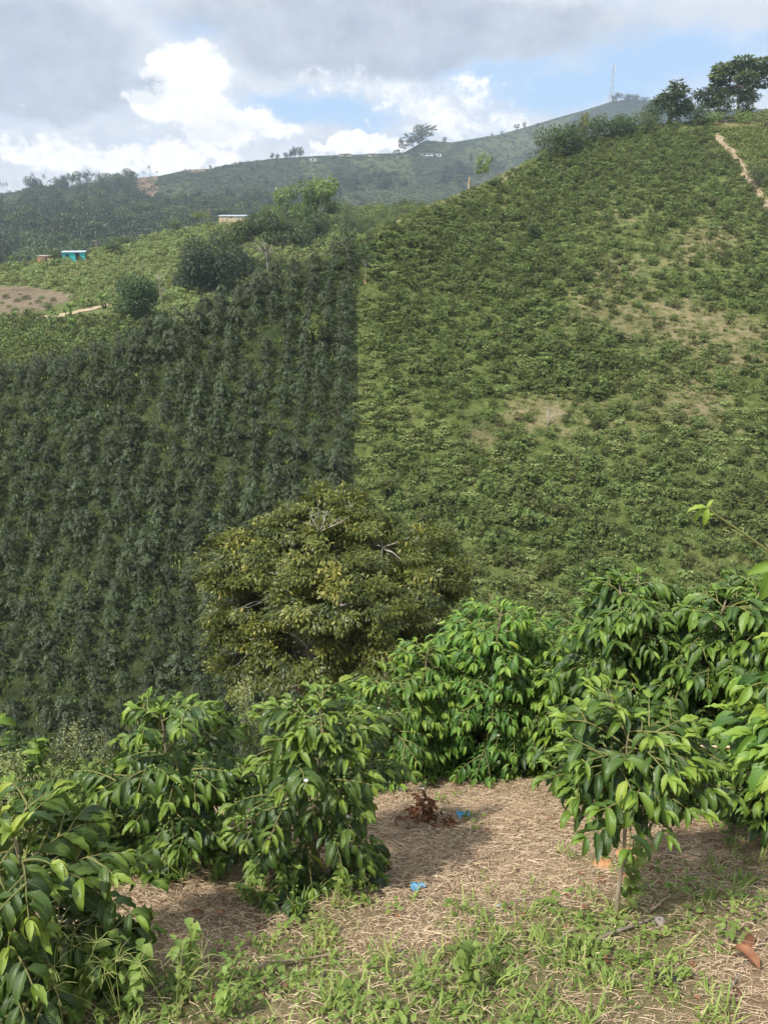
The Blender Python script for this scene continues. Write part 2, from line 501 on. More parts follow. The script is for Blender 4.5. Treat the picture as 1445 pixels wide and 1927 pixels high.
# near bank
ys = np.concatenate([np.linspace(-12, .5, 24), np.linspace(.6, 5.5, 200)[0:], np.linspace(5.7, 44, 60)])
xs = np.concatenate([-np.geomspace(45, 3.2, 30), np.linspace(-3.1, 3.1, 200), np.geomspace(3.2, 45, 30)])
GX, GY = np.meshgrid(xs, ys)
GZ = gz(GX, GY)
NP_ = np.stack([GX, GY, GZ], -1)
_px, _py, _d = proj(NP_)
gm_ = np.where(_d > .3, greenness(_px, _py), .6)
near_zone = np.stack([gm_ + np.where(GY > 5, .8, 0), 0 * gm_, 0 * gm_], -1)
near_o, near_b = grid_obj('ground', NP_, ground_mat(), near_zone)


def interp_line(pts):
    pts = np.array(pts, float)
    return lambda x: np.interp(x, pts[:, 0], pts[:, 1])


T_hill = interp_line([(-900, 900), (-400, 805), (0, 712), (100, 700), (200, 668), (340, 615), (440, 575), (500, 538), (590, 500), (640, 470), (700, 440), (760, 408), (800, 390), (900, 350), (1000, 300),
                      (1100, 262), (1200, 237), (1320, 226), (1445, 206), (1700, 190), (2300, 240)])


def rho_hill(px, py):
    w = sstep(450, 950, px)
    l = .0250 - 1.0e-5 * (1400 - py)
    r = .0250 - 1.755e-5 * (1170 - py)
    r = np.maximum(r, .0062)
    und = 1 + .012 * noise2(px / 140., py / 170., 1.0, 6)
    return ((1 - w) * l + w * r) * und


def polar_sheet(cols, T, ybot, nrows, rho, back):
    """rows from ybot up to the crest, then rows falling away behind it"""
    T = T(cols)
    s = np.linspace(0, 1, nrows)[:, None]
    py = ybot + (T[None] - ybot) * s
    px = np.broadcast_to(cols[None], py.shape)
    P = at(px, py, 1 / rho(px, py))
    crest = P[-1]
    hd = crest[:, :2] / np.linalg.norm(crest[:, :2], axis=-1, keepdims=True)
    hd = norm(hd * .3 + np.array([0, .7]))
    rows = []
    for dist, drop in back:
        q = crest.copy(); q[:, :2] += hd * dist; q[:, 2] -= drop
        rows.append(q)
    PX = np.concatenate([px, np.broadcast_to(cols[None], (len(back), len(cols)))])
    PY = np.concatenate([py, np.broadcast_to(T[None], (len(back), len(cols)))])
    return np.concatenate([P, np.stack(rows)]), PX, PY


LEFT_PLOT = [(-1500, 1900), (-1500, 905), (-400, 800), (0, 690), (110, 690), (200, 668), (300, 628), (340, 606), (440, 566), (500, 520), (590, 480), (640, 445), (678, 440), (676, 560), (672, 700), (668, 900), (664, 1050), (660, 1900)]
GRASS_PLOT = [(1325, 150), (1345, 255), (1385, 310), (1430, 380), (1520, 520), (2600, 900), (2600, 100)]
cols = np.concatenate([np.linspace(-1400, -60, 30), np.linspace(-40, 1490, 240), np.linspace(1520, 2500, 30)])
HP, HPX, HPY = polar_sheet(cols, T_hill, 1850., 180, rho_hill, [(1, .15), (3, .9), (7, 3), (14, 8), (30, 20), (60, 38), (90, 50)])
bare = np.clip(noise2(HP[..., 0] * .09, HP[..., 1] * .13, 1.0, 8) * 1.1 + .05, 0, 1) * .6
for b in [(1270, 470, 180, 80, .55), (1180, 610, 130, 60, .6), (900, 820, 60, 30, .7), (1000, 775, 50, 25, .6), (1300, 760, 40, 40, .6), (1300, 590, 60, 40, .5), (1410, 640, 60, 60, .4), (1150, 500, 50, 30, .5)]:
    bare = bare + gblob(HPX, HPY, *b)
zl = in_poly(HPX, HPY, LEFT_PLOT).astype(float)
zg = in_poly(HPX, HPY, GRASS_PLOT).astype(float)
crest_g = np.clip(1 - (HPY - T_hill(HPX)) / 26, 0, 1) * np.where((HPX > 300) & (HPX < 1010), 1, 0)
strip = gblob(HPX, 0, 695, 0, 11, 1, .25) * (HPY > 430)
zone = np.stack([zl * .9, np.clip(zg + crest_g * (1 - zl * .5) + strip, 0, 1), np.where(zl > .5, np.clip(bare - .25, 0, .4), np.clip(bare * .66, 0, .52))], -1)
hill_o, hill_b = grid_obj('hillside', HP, hill_mat('hillside_ground', 1.3, [
    ((.05, .074, .021), (.115, .15, .041), (.22, .23, .088)),
    ((.022, .034, .014), (.05, .066, .024), (.1, .12, .045)),
    ((.13, .14, .05), (.22, .215, .09), (.34, .3, .16)),
    ((.13, .1, .055), (.25, .2, .115), (.34, .27, .17))]), zone)

T_mid = interp_line([(-1500, 560), (-400, 530), (0, 508), (100, 494), (200, 470), (300, 445), (415, 421), (470, 414), (560, 408), (700, 398), (760, 396), (900, 396), (1200, 420)])
_md = interp_line([(380, 1 / 200.), (430, 1 / 158.), (500, 1 / 127.), (560, 1 / 104.), (600, 1 / 92.), (650, 1 / 78.), (760, 1 / 62.)])


def rho_mid(px, py):
    return _md(py) * (1 + .012 * noise2(px / 90., py / 60., 1.0, 6))


cols = np.linspace(-1200, 1200, 220)
MP, MPX, MPY = polar_sheet(cols, T_mid, 770., 90, rho_mid, [(2, .3), (6, 1.5), (15, 5), (40, 16), (80, 30)])
BROWN = [(-400, 548), (-400, 600), (0, 598), (60, 590), (150, 560), (112, 548), (60, 540), (0, 538)]
zb = in_poly(MPX, MPY, BROWN).astype(float)
zt = in_poly(MPX, MPY, [(-400, 604), (-400, 800), (700, 800), (560, 620), (330, 640), (280, 600), (120, 596), (0, 606)]).astype(float)
zone = np.stack([zb, zt, np.zeros_like(zb)], -1)
mid_o, mid_b = grid_obj('terrain', MP, hill_mat('plantation_ground', .9, [
    ((.08, .11, .035), (.15, .18, .06), (.22, .23, .1)),
    ((.14, .11, .07), (.22, .175, .115), (.29, .24, .165)),
    ((.06, .085, .03), (.11, .13, .045), (.2, .19, .09))]), zone)

T_far = interp_line([(-1500, 390), (-700, 330), (-100, 352), (0, 364), (30, 361), (60, 351), (130, 352), (200, 340), (300, 331), (350, 320), (400, 317), (450, 306), (520, 298), (600, 293), (700, 290), (760, 287), (800, 264),
                     (850, 268), (940, 253), (1000, 236), (1060, 218), (1100, 207), (1150, 191), (1190, 186), (1230, 192), (1300, 208), (1445, 204), (1700, 230), (2200, 300), (2800, 400)])
_fd = interp_line([(180, 1 / 990.), (260, 1 / 850.), (300, 1 / 760.), (360, 1 / 610.), (400, 1 / 480.), (440, 1 / 380.), (500, 1 / 290.), (580, 1 / 215.)])


def rho_far(px, py):
    return _fd(py) * (1 + .035 * noise2(px / 120., py / 55., 1.0, 7)) * (1 - .12 * sstep(760, 1000, px))


cols = np.concatenate([np.linspace(-1500, -50, 40), np.linspace(-40, 1250, 420), np.linspace(1260, 2800, 40)])
FP, FPX, FPY = polar_sheet(cols, T_far, 600., 150, rho_far, [(8, 1), (25, 6), (60, 25), (140, 80), (300, 160)])
SOIL_F = [(250, 337), (296, 330), (300, 348), (292, 372), (262, 371)]
LIGHTS_F = [[(296, 349), (372, 340), (390, 374), (290, 373)], [(655, 302), (768, 290), (786, 345), (720, 345), (690, 318)], [(846, 296), (905, 262), (1010, 236), (1085, 214), (1000, 285), (930, 310), (890, 318)],
            [(0, 372), (70, 360), (60, 402), (20, 420)], [(560, 300), (600, 300), (640, 340), (580, 345)], [(800, 270), (860, 268), (840, 285), (790, 284)], [(700, 388), (990, 330), (960, 300), (880, 330), (800, 360)]]
FOREST_F = [[(60, 345), (250, 325), (258, 395), (200, 420), (20, 440), (40, 395)], [(-900, 440), (0, 400), (560, 372), (640, 372), (640, 520), (-900, 560)], [(630, 335), (740, 335), (780, 358), (640, 366)],
            [(840, 320), (900, 300), (950, 320), (900, 352), (830, 356)], [(1150, 170), (1230, 170), (1230, 205), (1140, 205)], [(-900, 380), (0, 365), (30, 440), (-900, 470)], [(1230, 180), (1600, 180), (1600, 260), (1230, 240)]]
zs = in_poly(FPX, FPY, SOIL_F).astype(float) + gblob(FPX, FPY, 365, 320, 32, 4, 1.0)
zlq = sum(in_poly(FPX, FPY, p).astype(float) for p in LIGHTS_F)
zf = np.clip(sum(in_poly(FPX, FPY, p).astype(float) for p in FOREST_F), 0, 1)
far_o, far_b = grid_obj('mountain', FP, hill_mat('mountain_ground', .1, [
    ((.022, .036, .02), (.036, .055, .028), (.06, .08, .038)),
    ((.014, .025, .014), (.022, .036, .02), (.036, .055, .028)),
    ((.05, .075, .03), (.08, .105, .042), (.125, .145, .062)),
    ((.18, .12, .08), (.25, .17, .115), (.3, .22, .16))]), np.stack([zf, np.clip(zlq, 0, 1) * .8, np.clip(zs, 0, 1)], -1))

# the low land all round, under everything else
g = Geo()
g.add([[-1500, -60, -75], [1500, -60, -75], [1500, 1420, -75], [-1500, 1420, -75]], [[0, 1, 2, 3]], .5, None, 0, (.5, 0, 0))
tag(g.build('land', far_o.data.materials[0]), kind='structure')


def cast(bvh, x, y):
    h = bvh.ray_cast(Vector((x, y, 400)), Vector((0, 0, -1)))
    return h[0].z if h[0] is not None else None


def see(bvh, px, py):
    for k in range(60):
        d = at(px, py + 1.5 * k, 1.0)
        h = bvh.ray_cast(Vector((0, 0, 0)), Vector(d))
        if h[0] is not None:
            return np.array(h[0])
    return None


def hits(bvh, X, Y, top=None):
    """ground points of a terrain under many (x, y)"""
    out = []
    for x, y in zip(X, Y):
        h = bvh.ray_cast(Vector((x, y, 400)), Vector((0, 0, -1)))
        if h[0] is not None:
            out.append((x, y, h[0].z, h[1].z))
    return np.array(out)


def ribbon(name, bvh, pts, width, mat, lift=.06):
    P = []
    pts = np.array(pts, float)
    t = np.linspace(0, len(pts) - 1, 70)
    pp = np.stack([np.interp(t, np.arange(len(pts)), pts[:, 0]), np.interp(t, np.arange(len(pts)), pts[:, 1])], -1)
    W = [see(bvh, a, b) for a, b in pp]
    W = np.array([w for w in W if w is not None])
    d = norm(np.gradient(W[:, :2], axis=0)); nrm = np.stack([-d[:, 1], d[:, 0]], -1)
    rows = []
    for k in np.linspace(-.5, .5, 5):
        wv = width * (1 + .25 * np.sin(np.arange(len(W)) * .7))
        q = W[:, :2] + nrm * (k * wv)[:, None]
        z = np.array([cast(bvh, a, b) or w[2] for (a, b), w in zip(q, W)])
        rows.append(np.stack([q[:, 0], q[:, 1], z + lift * (1 - abs(k))], -1))
    return grid_obj(name, np.stack(rows), mat)[0]


M['track'] = plain_mat('dirt_track', (.34, .26, .17), (.5, .4, .27), 1.5, .95, .3)
ribbon('road', mid_b, [(-80, 612), (0, 607), (60, 600), (110, 596), (160, 584), (215, 572), (300, 566)], 1.5, M['track'], .12)
ribbon('path', hill_b, [(1348, 255), (1375, 288), (1392, 310), (1412, 340), (1432, 372), (1460, 410)], 1.3, plain_mat('path_soil', (.25, .19, .12), (.38, .3, .2), 2, .95, .3), .08)


# ------------------------------------------------------------------ instanced masses
def gn_scatter(name, protos, pts, rot, scl, idx, label, mats=None):
    me = bpy.data.meshes.new(name)
    n = len(pts)
    me.vertices.add(n); me.vertices.foreach_set('co', np.asarray(pts, np.float32).ravel())
    for nm, typ, dat, key in (('rot', 'FLOAT_VECTOR', rot, 'vector'), ('scl', 'FLOAT_VECTOR', scl, 'vector'), ('idx', 'INT', idx, 'value')):
        a = me.attributes.new(nm, typ, 'POINT')
        a.data.foreach_set(key, np.asarray(dat, np.int32 if typ == 'INT' else np.float32).ravel())
    o = bpy.data.objects.new(name, me); COL.objects.link(o)
    ng = bpy.data.node_groups.new(name, 'GeometryNodeTree')
    ng.interface.new_socket('Geometry', in_out='INPUT', socket_type='NodeSocketGeometry')
    ng.interface.new_socket('Geometry', in_out='OUTPUT', socket_type='NodeSocketGeometry')
    gi = ng.nodes.new('NodeGroupInput'); go = ng.nodes.new('NodeGroupOutput')
    jn = ng.nodes.new('GeometryNodeJoinGeometry')
    for p in protos[::-1]:
        oi = ng.nodes.new('GeometryNodeObjectInfo'); oi.inputs['Object'].default_value = p
        gt = ng.nodes.new('GeometryNodeGeometryToInstance')
        ng.links.new(oi.outputs['Geometry'], gt.inputs[0]); ng.links.new(gt.outputs[0], jn.inputs[0])
    ip = ng.nodes.new('GeometryNodeInstanceOnPoints')
    ip.inputs['Pick Instance'].default_value = True

    def attr(nm, typ):
        a = ng.nodes.new('GeometryNodeInputNamedAttribute'); a.data_type = typ; a.inputs['Name'].default_value = nm
        return a.outputs['Attribute']
    ng.links.new(gi.outputs[0], ip.inputs['Points']); ng.links.new(jn.outputs[0], ip.inputs['Instance'])
    ng.links.new(attr('idx', 'INT'), ip.inputs['Instance Index'])
    ng.links.new(attr('rot', 'FLOAT_VECTOR'), ip.inputs['Rotation'])
    ng.links.new(attr('scl', 'FLOAT_VECTOR'), ip.inputs['Scale'])
    ng.links.new(ip.outputs[0], go.inputs[0])
    md = o.modifiers.new('scatter', 'NODES'); md.node_group = ng
    return tag(o, label, None, None, 'stuff')


def proto(name, g, mats):
    return bpy.data.objects.new(name, g.mesh(name, mats))


def rand_unit(n, r=rng):
    v = r.normal(size=(n, 3))
    return norm(v)


def bush_geo(seed, n=420, top=.45, ls=.2, flat=0.0, stem=True):
    """coffee bush of unit height: whorled side branches up one stem, leaves denser outwards"""
    r = np.random.default_rng(seed)
    g = Geo()
    nb = 34
    h = r.uniform(.1, 1, nb) ** .9
    az = r.uniform(0, 6.28, nb)
    rad = .5 * np.minimum(1, (1.08 - h) / (1.08 - top)) ** .6 * np.clip(h / .3, .55, 1) * r.uniform(.6, 1.2, nb)
    k = r.integers(0, nb, n)
    t = r.uniform(.25, 1, n) ** .7
    dirh = np.stack([np.cos(az), np.sin(az), 0 * az], -1)[k]
    p = dirh * (rad[k] * t)[:, None]
    p[:, 2] = .95 * h[k] + .12 * t - .2 * t * t + r.normal(0, .02, n)
    p[:, :2] += r.normal(0, .028, (n, 2))
    p[:, 2] = np.maximum(p[:, 2], .04)
    side = rand_unit(n, r) * [1, 1, .35]
    fwd = dirh * .7 + side * .9 + np.array([0, 0, -.35])
    up = np.array([0, 0, 1.]) + dirh * .5 + r.normal(0, .3, (n, 3))
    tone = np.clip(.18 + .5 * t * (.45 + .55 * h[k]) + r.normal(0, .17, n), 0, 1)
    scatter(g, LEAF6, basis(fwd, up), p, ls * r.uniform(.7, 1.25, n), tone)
    if stem:
        tube(g, [[0, 0, -.1], [.01, 0, .4], [0, .01, .95]], [.018, .012, .004], 4, .3, 1)
    return g


def tree_geo(kind, seed, n=1500, lsz=None):
    """(trunk Geo, crown Geo) of a tree of unit height"""
    r = np.random.default_rng(seed)
    tr, cr = Geo(), Geo()
    lobes = []
    if kind == 'round':
        for _ in range(16):
            d = rand_unit(1, r)[0]
            lobes.append((np.array([0, 0, .57]) + d * [.24, .24, .25], r.uniform(.13, .22)))
        th, ls = .5, .05
    elif kind == 'dome':
        for _ in range(22):
            d = rand_unit(1, r)[0]
            lobes.append((np.array([0, 0, .5]) + d * [.26, .26, .27] * r.uniform(.7, 1.1), r.uniform(.15, .23)))
        th, ls = .4, .05
    elif kind == 'oval':
        for k in range(13):
            z = .25 + .7 * k / 12
            w = .2 * math.sin(math.pi * min(1, max(.12, (z - .15) / .9))) ** .8
            a = r.uniform(0, 6.28)
            lobes.append((np.array([w * .6 * math.cos(a), w * .6 * math.sin(a), z]), w * .8))
        th, ls = .8, .05
    elif kind == 'tall':
        for k in range(15):
            z = r.uniform(.42, .95)
            w = .24 * math.sin(math.pi * min(1, max(.1, (z - .25) / .85))) ** .7
            a = r.uniform(0, 6.28)
            lobes.append((np.array([w * math.cos(a), w * math.sin(a), z]), r.uniform(.06, .12)))
        th, ls = .85, .045
    elif kind == 'spread':
        for k in range(26):
            a = r.uniform(0, 6.28); q = math.sqrt(r.uniform(0, 1)) * .72
            lobes.append((np.array([q * math.cos(a), q * math.sin(a), .78 - .38 * q * q + r.normal(0, .05)]), r.uniform(.11, .2)))
        th, ls = .45, .045
    elif kind == 'open':
        for k in range(12):
            a = r.uniform(0, 6.28); q = math.sqrt(r.uniform(0, 1)) * .34
            lobes.append((np.array([q * math.cos(a), q * math.sin(a), r.uniform(.45, .92)]), r.uniform(.09, .15)))
        th, ls = .6, .055
    elif kind == 'scrub':
        for k in range(14):
            a = r.uniform(0, 6.28); q = math.sqrt(r.uniform(0, 1)) * .6
            lobes.append((np.array([q * math.cos(a), q * math.sin(a), .5 + r.normal(0, .16) - .3 * q]), r.uniform(.2, .34)))
        th, ls = .3, .09; n = int(n * 1.9)
    ls = lsz or ls
    c = np.array([l[0] for l in lobes]); rad = np.array([l[1] for l in lobes])
    k = r.choice(len(lobes), n, p=rad ** 2 / (rad ** 2).sum())
    d = rand_unit(n, r)
    flat = .6 if kind in ('spread',) else .85
    q = r.uniform(.35, 1, n) ** .5
    p = c[k] + d * (rad[k] * q)[:, None] * [1, 1, flat]
    p[:, 2] = np.maximum(p[:, 2], .03)
    fwd = d * .7 + rand_unit(n, r) * .8 + np.array([0, 0, -.3])
    up = d * .8 + np.array([0, 0, .8]) + r.normal(0, .3, (n, 3))
    lt = r.normal(0, .12, len(lobes))
    tone = np.clip(.42 + lt[k] + r.normal(0, .16, n), 0, 1)
    scatter(cr, LEAF6, basis(fwd, up), p, ls * r.uniform(.7, 1.3, n), tone)
    lean = r.normal(0, .03, 2)
    tt = np.linspace(0, 1, 6)
    base_r = .022 if kind != 'tall' else .016
    pts = np.stack([lean[0] * tt ** 2, lean[1] * tt ** 2, -.03 + (th + .03) * tt], -1)
    tube(tr, pts, base_r * (1 - .65 * tt), 6, .5)
    for l in lobes[:12]:
        s = pts[r.integers(2, 5)]
        m_ = (s + l[0]) / 2 + np.array([0, 0, -.03])
        tube(tr, [s, m_, l[0]], [base_r * .45, base_r * .3, base_r * .12], 4, .5, 0, False)
    return tr, cr


def palm_geo(seed, nf=14, fl=.42, droop=1.0):
    r = np.random.default_rng(seed)
    tr, cr = Geo(), Geo()
    tube(tr, [[0, 0, -.03], [.01, 0, .3], [0, .01, .74]], [.02, .016, .012], 6)
    for k in range(nf):
        a = k * 2.4 + r.normal(0, .2); e = r.uniform(-.2, 1.1)
        t = np.linspace(0, 1, 7)
        x = fl * t * math.cos(e * .8); z = .74 + fl * (t * math.sin(e) - droop * .55 * t ** 2)
        sp = np.stack([x * math.cos(a), x * math.sin(a), z], -1)
        sd = np.array([-math.sin(a), math.cos(a), 0])
        w = .07 * np.sin(np.pi * np.clip(t * .9 + .08, 0, 1))
        for q in range(6):
            for sg in (-1, 1):
                s0 = sp[q]; s1 = sp[q] * .45 + sp[q + 1] * .55
                tip = (s0 + s1) / 2 + sd * sg * (w[q] + .02) + np.array([0, 0, -.03])
                cr.add([s0, s1, tip], [[0, 1, 2]], np.clip(r.normal(.5, .2), 0, 1))
    return tr, cr


def banana_geo(seed, nl=9):
    r = np.random.default_rng(seed)
    tr, cr = Geo(), Geo()
    for s in range(2):
        ox = np.array([r.normal(0, .1), r.normal(0, .1), 0]) * (s > 0)
        sc = 1 - .3 * s
        tube(tr, [ox + [0, 0, -.03], ox + [.01, 0, .25 * sc], ox + [.02, .01, .5 * sc]], [.035 * sc, .03 * sc, .015 * sc], 6)
        for k in range(nl):
            a = k * 2.4 + r.normal(0, .3); e = r.uniform(.5, 1.25)
            t = np.linspace(0, 1, 7)
            L_ = .52 * sc * r.uniform(.8, 1.1)
            x = L_ * t * math.cos(e); z = .5 * sc + L_ * (t * math.sin(e) - (.35 + .5 * (1.3 - e)) * t ** 2.2)
            sp = np.stack([x * math.cos(a), x * math.sin(a), z], -1) + ox
            sd = np.array([-math.sin(a), math.cos(a), 0])
            w = .062 * sc * np.sin(np.pi * np.clip(t * .93 + .05, 0, 1)) ** .6
            up = np.array([0, 0, .4])
            V = np.concatenate([sp - (sd - up * .5) * w[:, None], sp, sp + (sd + up * .5) * w[:, None]])
            Q = [[b * 7 + q, b * 7 + q + 1, (b + 1) * 7 + q + 1, (b + 1) * 7 + q] for b in range(2) for q in range(6)]
            cr.add(V, Q, np.clip(r.normal(.5, .2), 0, 1))
    return tr, cr


def snag_geo(seed, nb=9):
    r = np.random.default_rng(seed)
    tr = Geo()
    tube(tr, [[0, 0, -.03], [.02, .01, .35], [-.02, .02, .7], [.01, 0, 1]], [.025, .018, .011, .003], 6)
    for k in range(nb):
        z = r.uniform(.3, .9); a = r.uniform(0, 6.28); l = r.uniform(.15, .35)
        d = np.array([math.cos(a), math.sin(a), .8])
        p0 = np.array([0, 0, z]); p1 = p0 + d * l * .5 + r.normal(0, .02, 3); p2 = p0 + d * l + [0, 0, .05]
        tube(tr, [p0, p1, p2], [.009, .006, .002], 4, .5, 0, False)
        tube(tr, [p1, p1 + rand_unit(1, r)[0] * l * .4 + [0, 0, .06]], [.004, .001], 4, .5, 0, False)
    return tr


# ---- slope coffee bushes: rows planted on the slopes
def plant_rows(bvh, x0, x1, y0, y1, dx, dy, jit, skew=0.0):
    X, Y = np.meshgrid(np.arange(x0, x1, dx), np.arange(y0, y1, dy))
    X = X + rng.normal(0, jit * dx, X.shape) + skew * (Y - y0)
    Y = Y + rng.normal(0, jit * dy, Y.shape)
    return hits(bvh, X.ravel(), Y.ravel())


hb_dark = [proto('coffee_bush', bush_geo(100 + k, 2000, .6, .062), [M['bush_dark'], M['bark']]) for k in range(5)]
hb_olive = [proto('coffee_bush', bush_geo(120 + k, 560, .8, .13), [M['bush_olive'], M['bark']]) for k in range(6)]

allp = plant_rows(hill_b, -48, 0, 18, 82, 1.36, .74, .14)
px, py, d = proj(allp[:, :3])
front = allp[:, 3] > .3
inl = in_poly(px, py, LEFT_PLOT) & (d > 0) & (py < T_hill(px) + 1200) & (px > -260) & (px < 690) & front
gap = noise2(allp[:, 0] * .35, allp[:, 1] * .3, 1.0, 8)
inl &= ~((gap > .7) & (rng.random(len(allp)) < .4))
L_p = allp[inl][:, :3]

allp = plant_rows(hill_b, -6, 80, 18, 132, .8, .8, .36)
px, py, d = proj(allp[:, :3])
front = allp[:, 3] > .25
inr = (~in_poly(px, py, LEFT_PLOT)) & (~in_poly(px, py, GRASS_PLOT)) & front & (px > 708) & (px < 1620)
inr &= py > T_hill(px) + np.where(px < 1010, 24, 3)
bmask = np.clip(noise2(allp[:, 0] * .09, allp[:, 1] * .13, 1.0, 8) * 1.1 + .05, 0, 1) * .75
for b in [(1270, 470, 180, 80, .75), (1180, 610, 130, 60, .75), (900, 820, 60, 30, .8), (1000, 775, 50, 25, .7), (1300, 760, 40, 40, .7), (1300, 590, 60, 40, .6), (1410, 640, 60, 60, .5), (960, 1075, 45, 25, .8), (760, 760, 60, 40, .5)]:
    bmask = bmask + gblob(px, py, *b)
inr &= rng.random(len(allp)) > bmask * .74
R_p = allp[inr][:, :3]

# the largest ones that show: individuals
FORE_LINE = interp_line([(0, 1385), (120, 1420), (200, 1380), (330, 1315), (470, 1310), (560, 1290), (690, 1270), (720, 1230), (860, 1170), (950, 1140), (1040, 1190), (1080, 1190), (1130, 1120), (1230, 1095), (1445, 1090)])
TREE_BLOB = [(380, 1100), (470, 1010), (560, 930), (620, 910), (670, 960), (760, 980), (860, 1040), (870, 1180), (800, 1320), (400, 1320)]


def shows(P, h):
    top = P + np.array([0, 0, h])
    px, py, d = proj(top)
    return (px > 0) & (px < 1445) & (py < FORE_LINE(px) - 6) & ~in_poly(px, py + 8, TREE_BLOB), d


ok, d = shows(L_p, 1.3)
order = np.argsort(np.where(ok, d, 1e9))
nL = 190
selL = order[:nL]
ok, d = shows(R_p, 1.0)
orderR = np.argsort(np.where(ok, d, 1e9))
nR = 92
selR = orderR[:nR]


def bush_scale(n, lo, hi, wr):
    h = rng.uniform(lo, hi, n)
    w = h * rng.uniform(wr[0], wr[1], n)
    return np.stack([w, w, h], -1)


def masses(name, pts, sel, protos, lo, hi, wr, label, ilabel, group):
    n = len(pts)
    sc = bush_scale(n, lo, hi, wr) * (1 + (.3 if lo < .8 else .13) * np.clip(noise2(pts[:, 0] * .28, pts[:, 1] * .28, 1.0, 8), -1, 1))[:, None]
    rot = np.stack([rng.normal(0, .12, n), rng.normal(0, .12, n), rng.uniform(0, 6.28, n)], -1)
    idx = rng.integers(0, len(protos), n)
    msk = np.zeros(n, bool); msk[sel] = True
    for i in sel:
        o = bpy.data.objects.new('coffee_shrub', protos[idx[i]].data)
        COL.objects.link(o)
        o.location = pts[i]; o.rotation_euler = rot[i]; o.scale = sc[i]
        tag(o, ilabel, 'coffee shrub', group)
    gn_scatter(name, protos, pts[~msk], rot[~msk], sc[~msk], idx[~msk], label)


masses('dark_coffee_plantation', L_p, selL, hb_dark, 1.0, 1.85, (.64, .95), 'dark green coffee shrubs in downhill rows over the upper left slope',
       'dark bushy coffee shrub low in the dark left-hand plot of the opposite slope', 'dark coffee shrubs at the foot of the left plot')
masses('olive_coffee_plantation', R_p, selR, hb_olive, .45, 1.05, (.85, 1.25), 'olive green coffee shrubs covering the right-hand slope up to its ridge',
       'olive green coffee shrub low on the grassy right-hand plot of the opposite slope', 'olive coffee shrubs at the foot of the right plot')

# ---- grass on the right slope
def tuft_geo(seed, n=16, h=.35, spread=.12, w=.012):
    r = np.random.default_rng(seed)
    g = Geo()
    for _ in range(n):
        a = r.uniform(0, 6.28); l = h * r.uniform(.5, 1.2); b = r.uniform(.2, 1.0)
        o = np.array([r.normal(0, spread), r.normal(0, spread), -.02])
        dr = np.array([math.cos(a), math.sin(a), 0]); sd = np.array([-math.sin(a), math.cos(a), 0])
        t = np.array([0, .4, .75, 1.0])
        c = o + dr * (b * l * t ** 1.8)[:, None] + np.array([0, 0, 1]) * (l * (t - .35 * b * t ** 2))[:, None]
        ww = w * np.array([.8, 1, .7, .08])
        V = np.concatenate([c - sd * ww[:, None], c + sd * ww[:, None]])
        g.add(V, [[q, q + 1, q + 5, q + 4] for q in range(3)], np.clip(r.normal(.5, .25), 0, 1))
    return g


tufts = [proto('grass_tuft', tuft_geo(300 + k, 26, .42, .2, .03), M['hill_grass']) for k in range(4)]
tufts_green = [proto('grass_tuft', tuft_geo(310 + k, 30, .3, .2, .03), M['bush_olive']) for k in range(4)]
X = rng.uniform(-8, 80, 30000); Y = rng.uniform(20, 128, 30000)
Pg = hits(hill_b, X, Y)
px, py, d = proj(Pg[:, :3])
k = (px > 680) & (px < 1560) & (Pg[:, 3] > .25) & (py > T_hill(px) - 2)
gp = in_poly(px, py, GRASS_PLOT)
k &= (rng.random(len(Pg)) < np.where(gp, 1.0, .62))
PATH_PX = interp_line([(255, 1348), (288, 1375), (310, 1392), (340, 1412), (372, 1432), (410, 1460)])
k &= ~((np.abs(px - PATH_PX(py)) < 9) & (py > 250) & (py < 400))
Pg = Pg[k]; gp = gp[k]; n = len(Pg)
s = rng.uniform(.6, 1.3, n) * np.where(gp, 1.2, .55)
gn_scatter('hillside_grass', tufts, Pg[:, :3], np.stack([0 * s, 0 * s, rng.uniform(0, 6.28, n)], -1), np.stack([s * 1.3, s * 1.3, s], -1), rng.integers(0, 4, n),
           'rough yellowish grass growing between the shrubs on the right-hand slope')
hw = [proto('low_weed', bush_geo(150 + k, 110, .9, .3, stem=False), M['bush_pale']) for k in range(3)]
X = rng.uniform(-8, 80, 24000); Y = rng.uniform(20, 128, 24000)
Pg = hits(hill_b, X, Y); px, py, d = proj(Pg[:, :3])
k = (px > 672) & (px < 1560) & (Pg[:, 3] > .25) & (py > T_hill(px) + 3) & ~((np.abs(px - PATH_PX(py)) < 9) & (py > 250) & (py < 400)) & ~in_poly(px, py, LEFT_PLOT)
k &= noise2(Pg[:, 0] * .3 + 5, Pg[:, 1] * .35, 1.0, 8) > -.25
bw = 0
for b in [(1270, 470, 180, 80, .9), (1180, 610, 130, 60, .9), (900, 820, 60, 30, .9), (1000, 775, 50, 25, .9), (1300, 760, 40, 40, .9), (1300, 590, 60, 40, .6), (1410, 640, 60, 60, .6)]:
    bw = bw + gblob(px, py, *b)
k &= rng.random(len(Pg)) > bw
Pg = Pg[k]; n = len(Pg); s = rng.uniform(.16, .42, n)
gn_scatter('hillside_weeds', hw, Pg[:, :3], np.stack([0 * s, 0 * s, rng.uniform(0, 6.28, n)], -1), np.stack([s * 1.7, s * 1.7, s], -1), rng.integers(0, 3, n),
           'low leafy weeds and regrowth between the olive coffee shrubs')
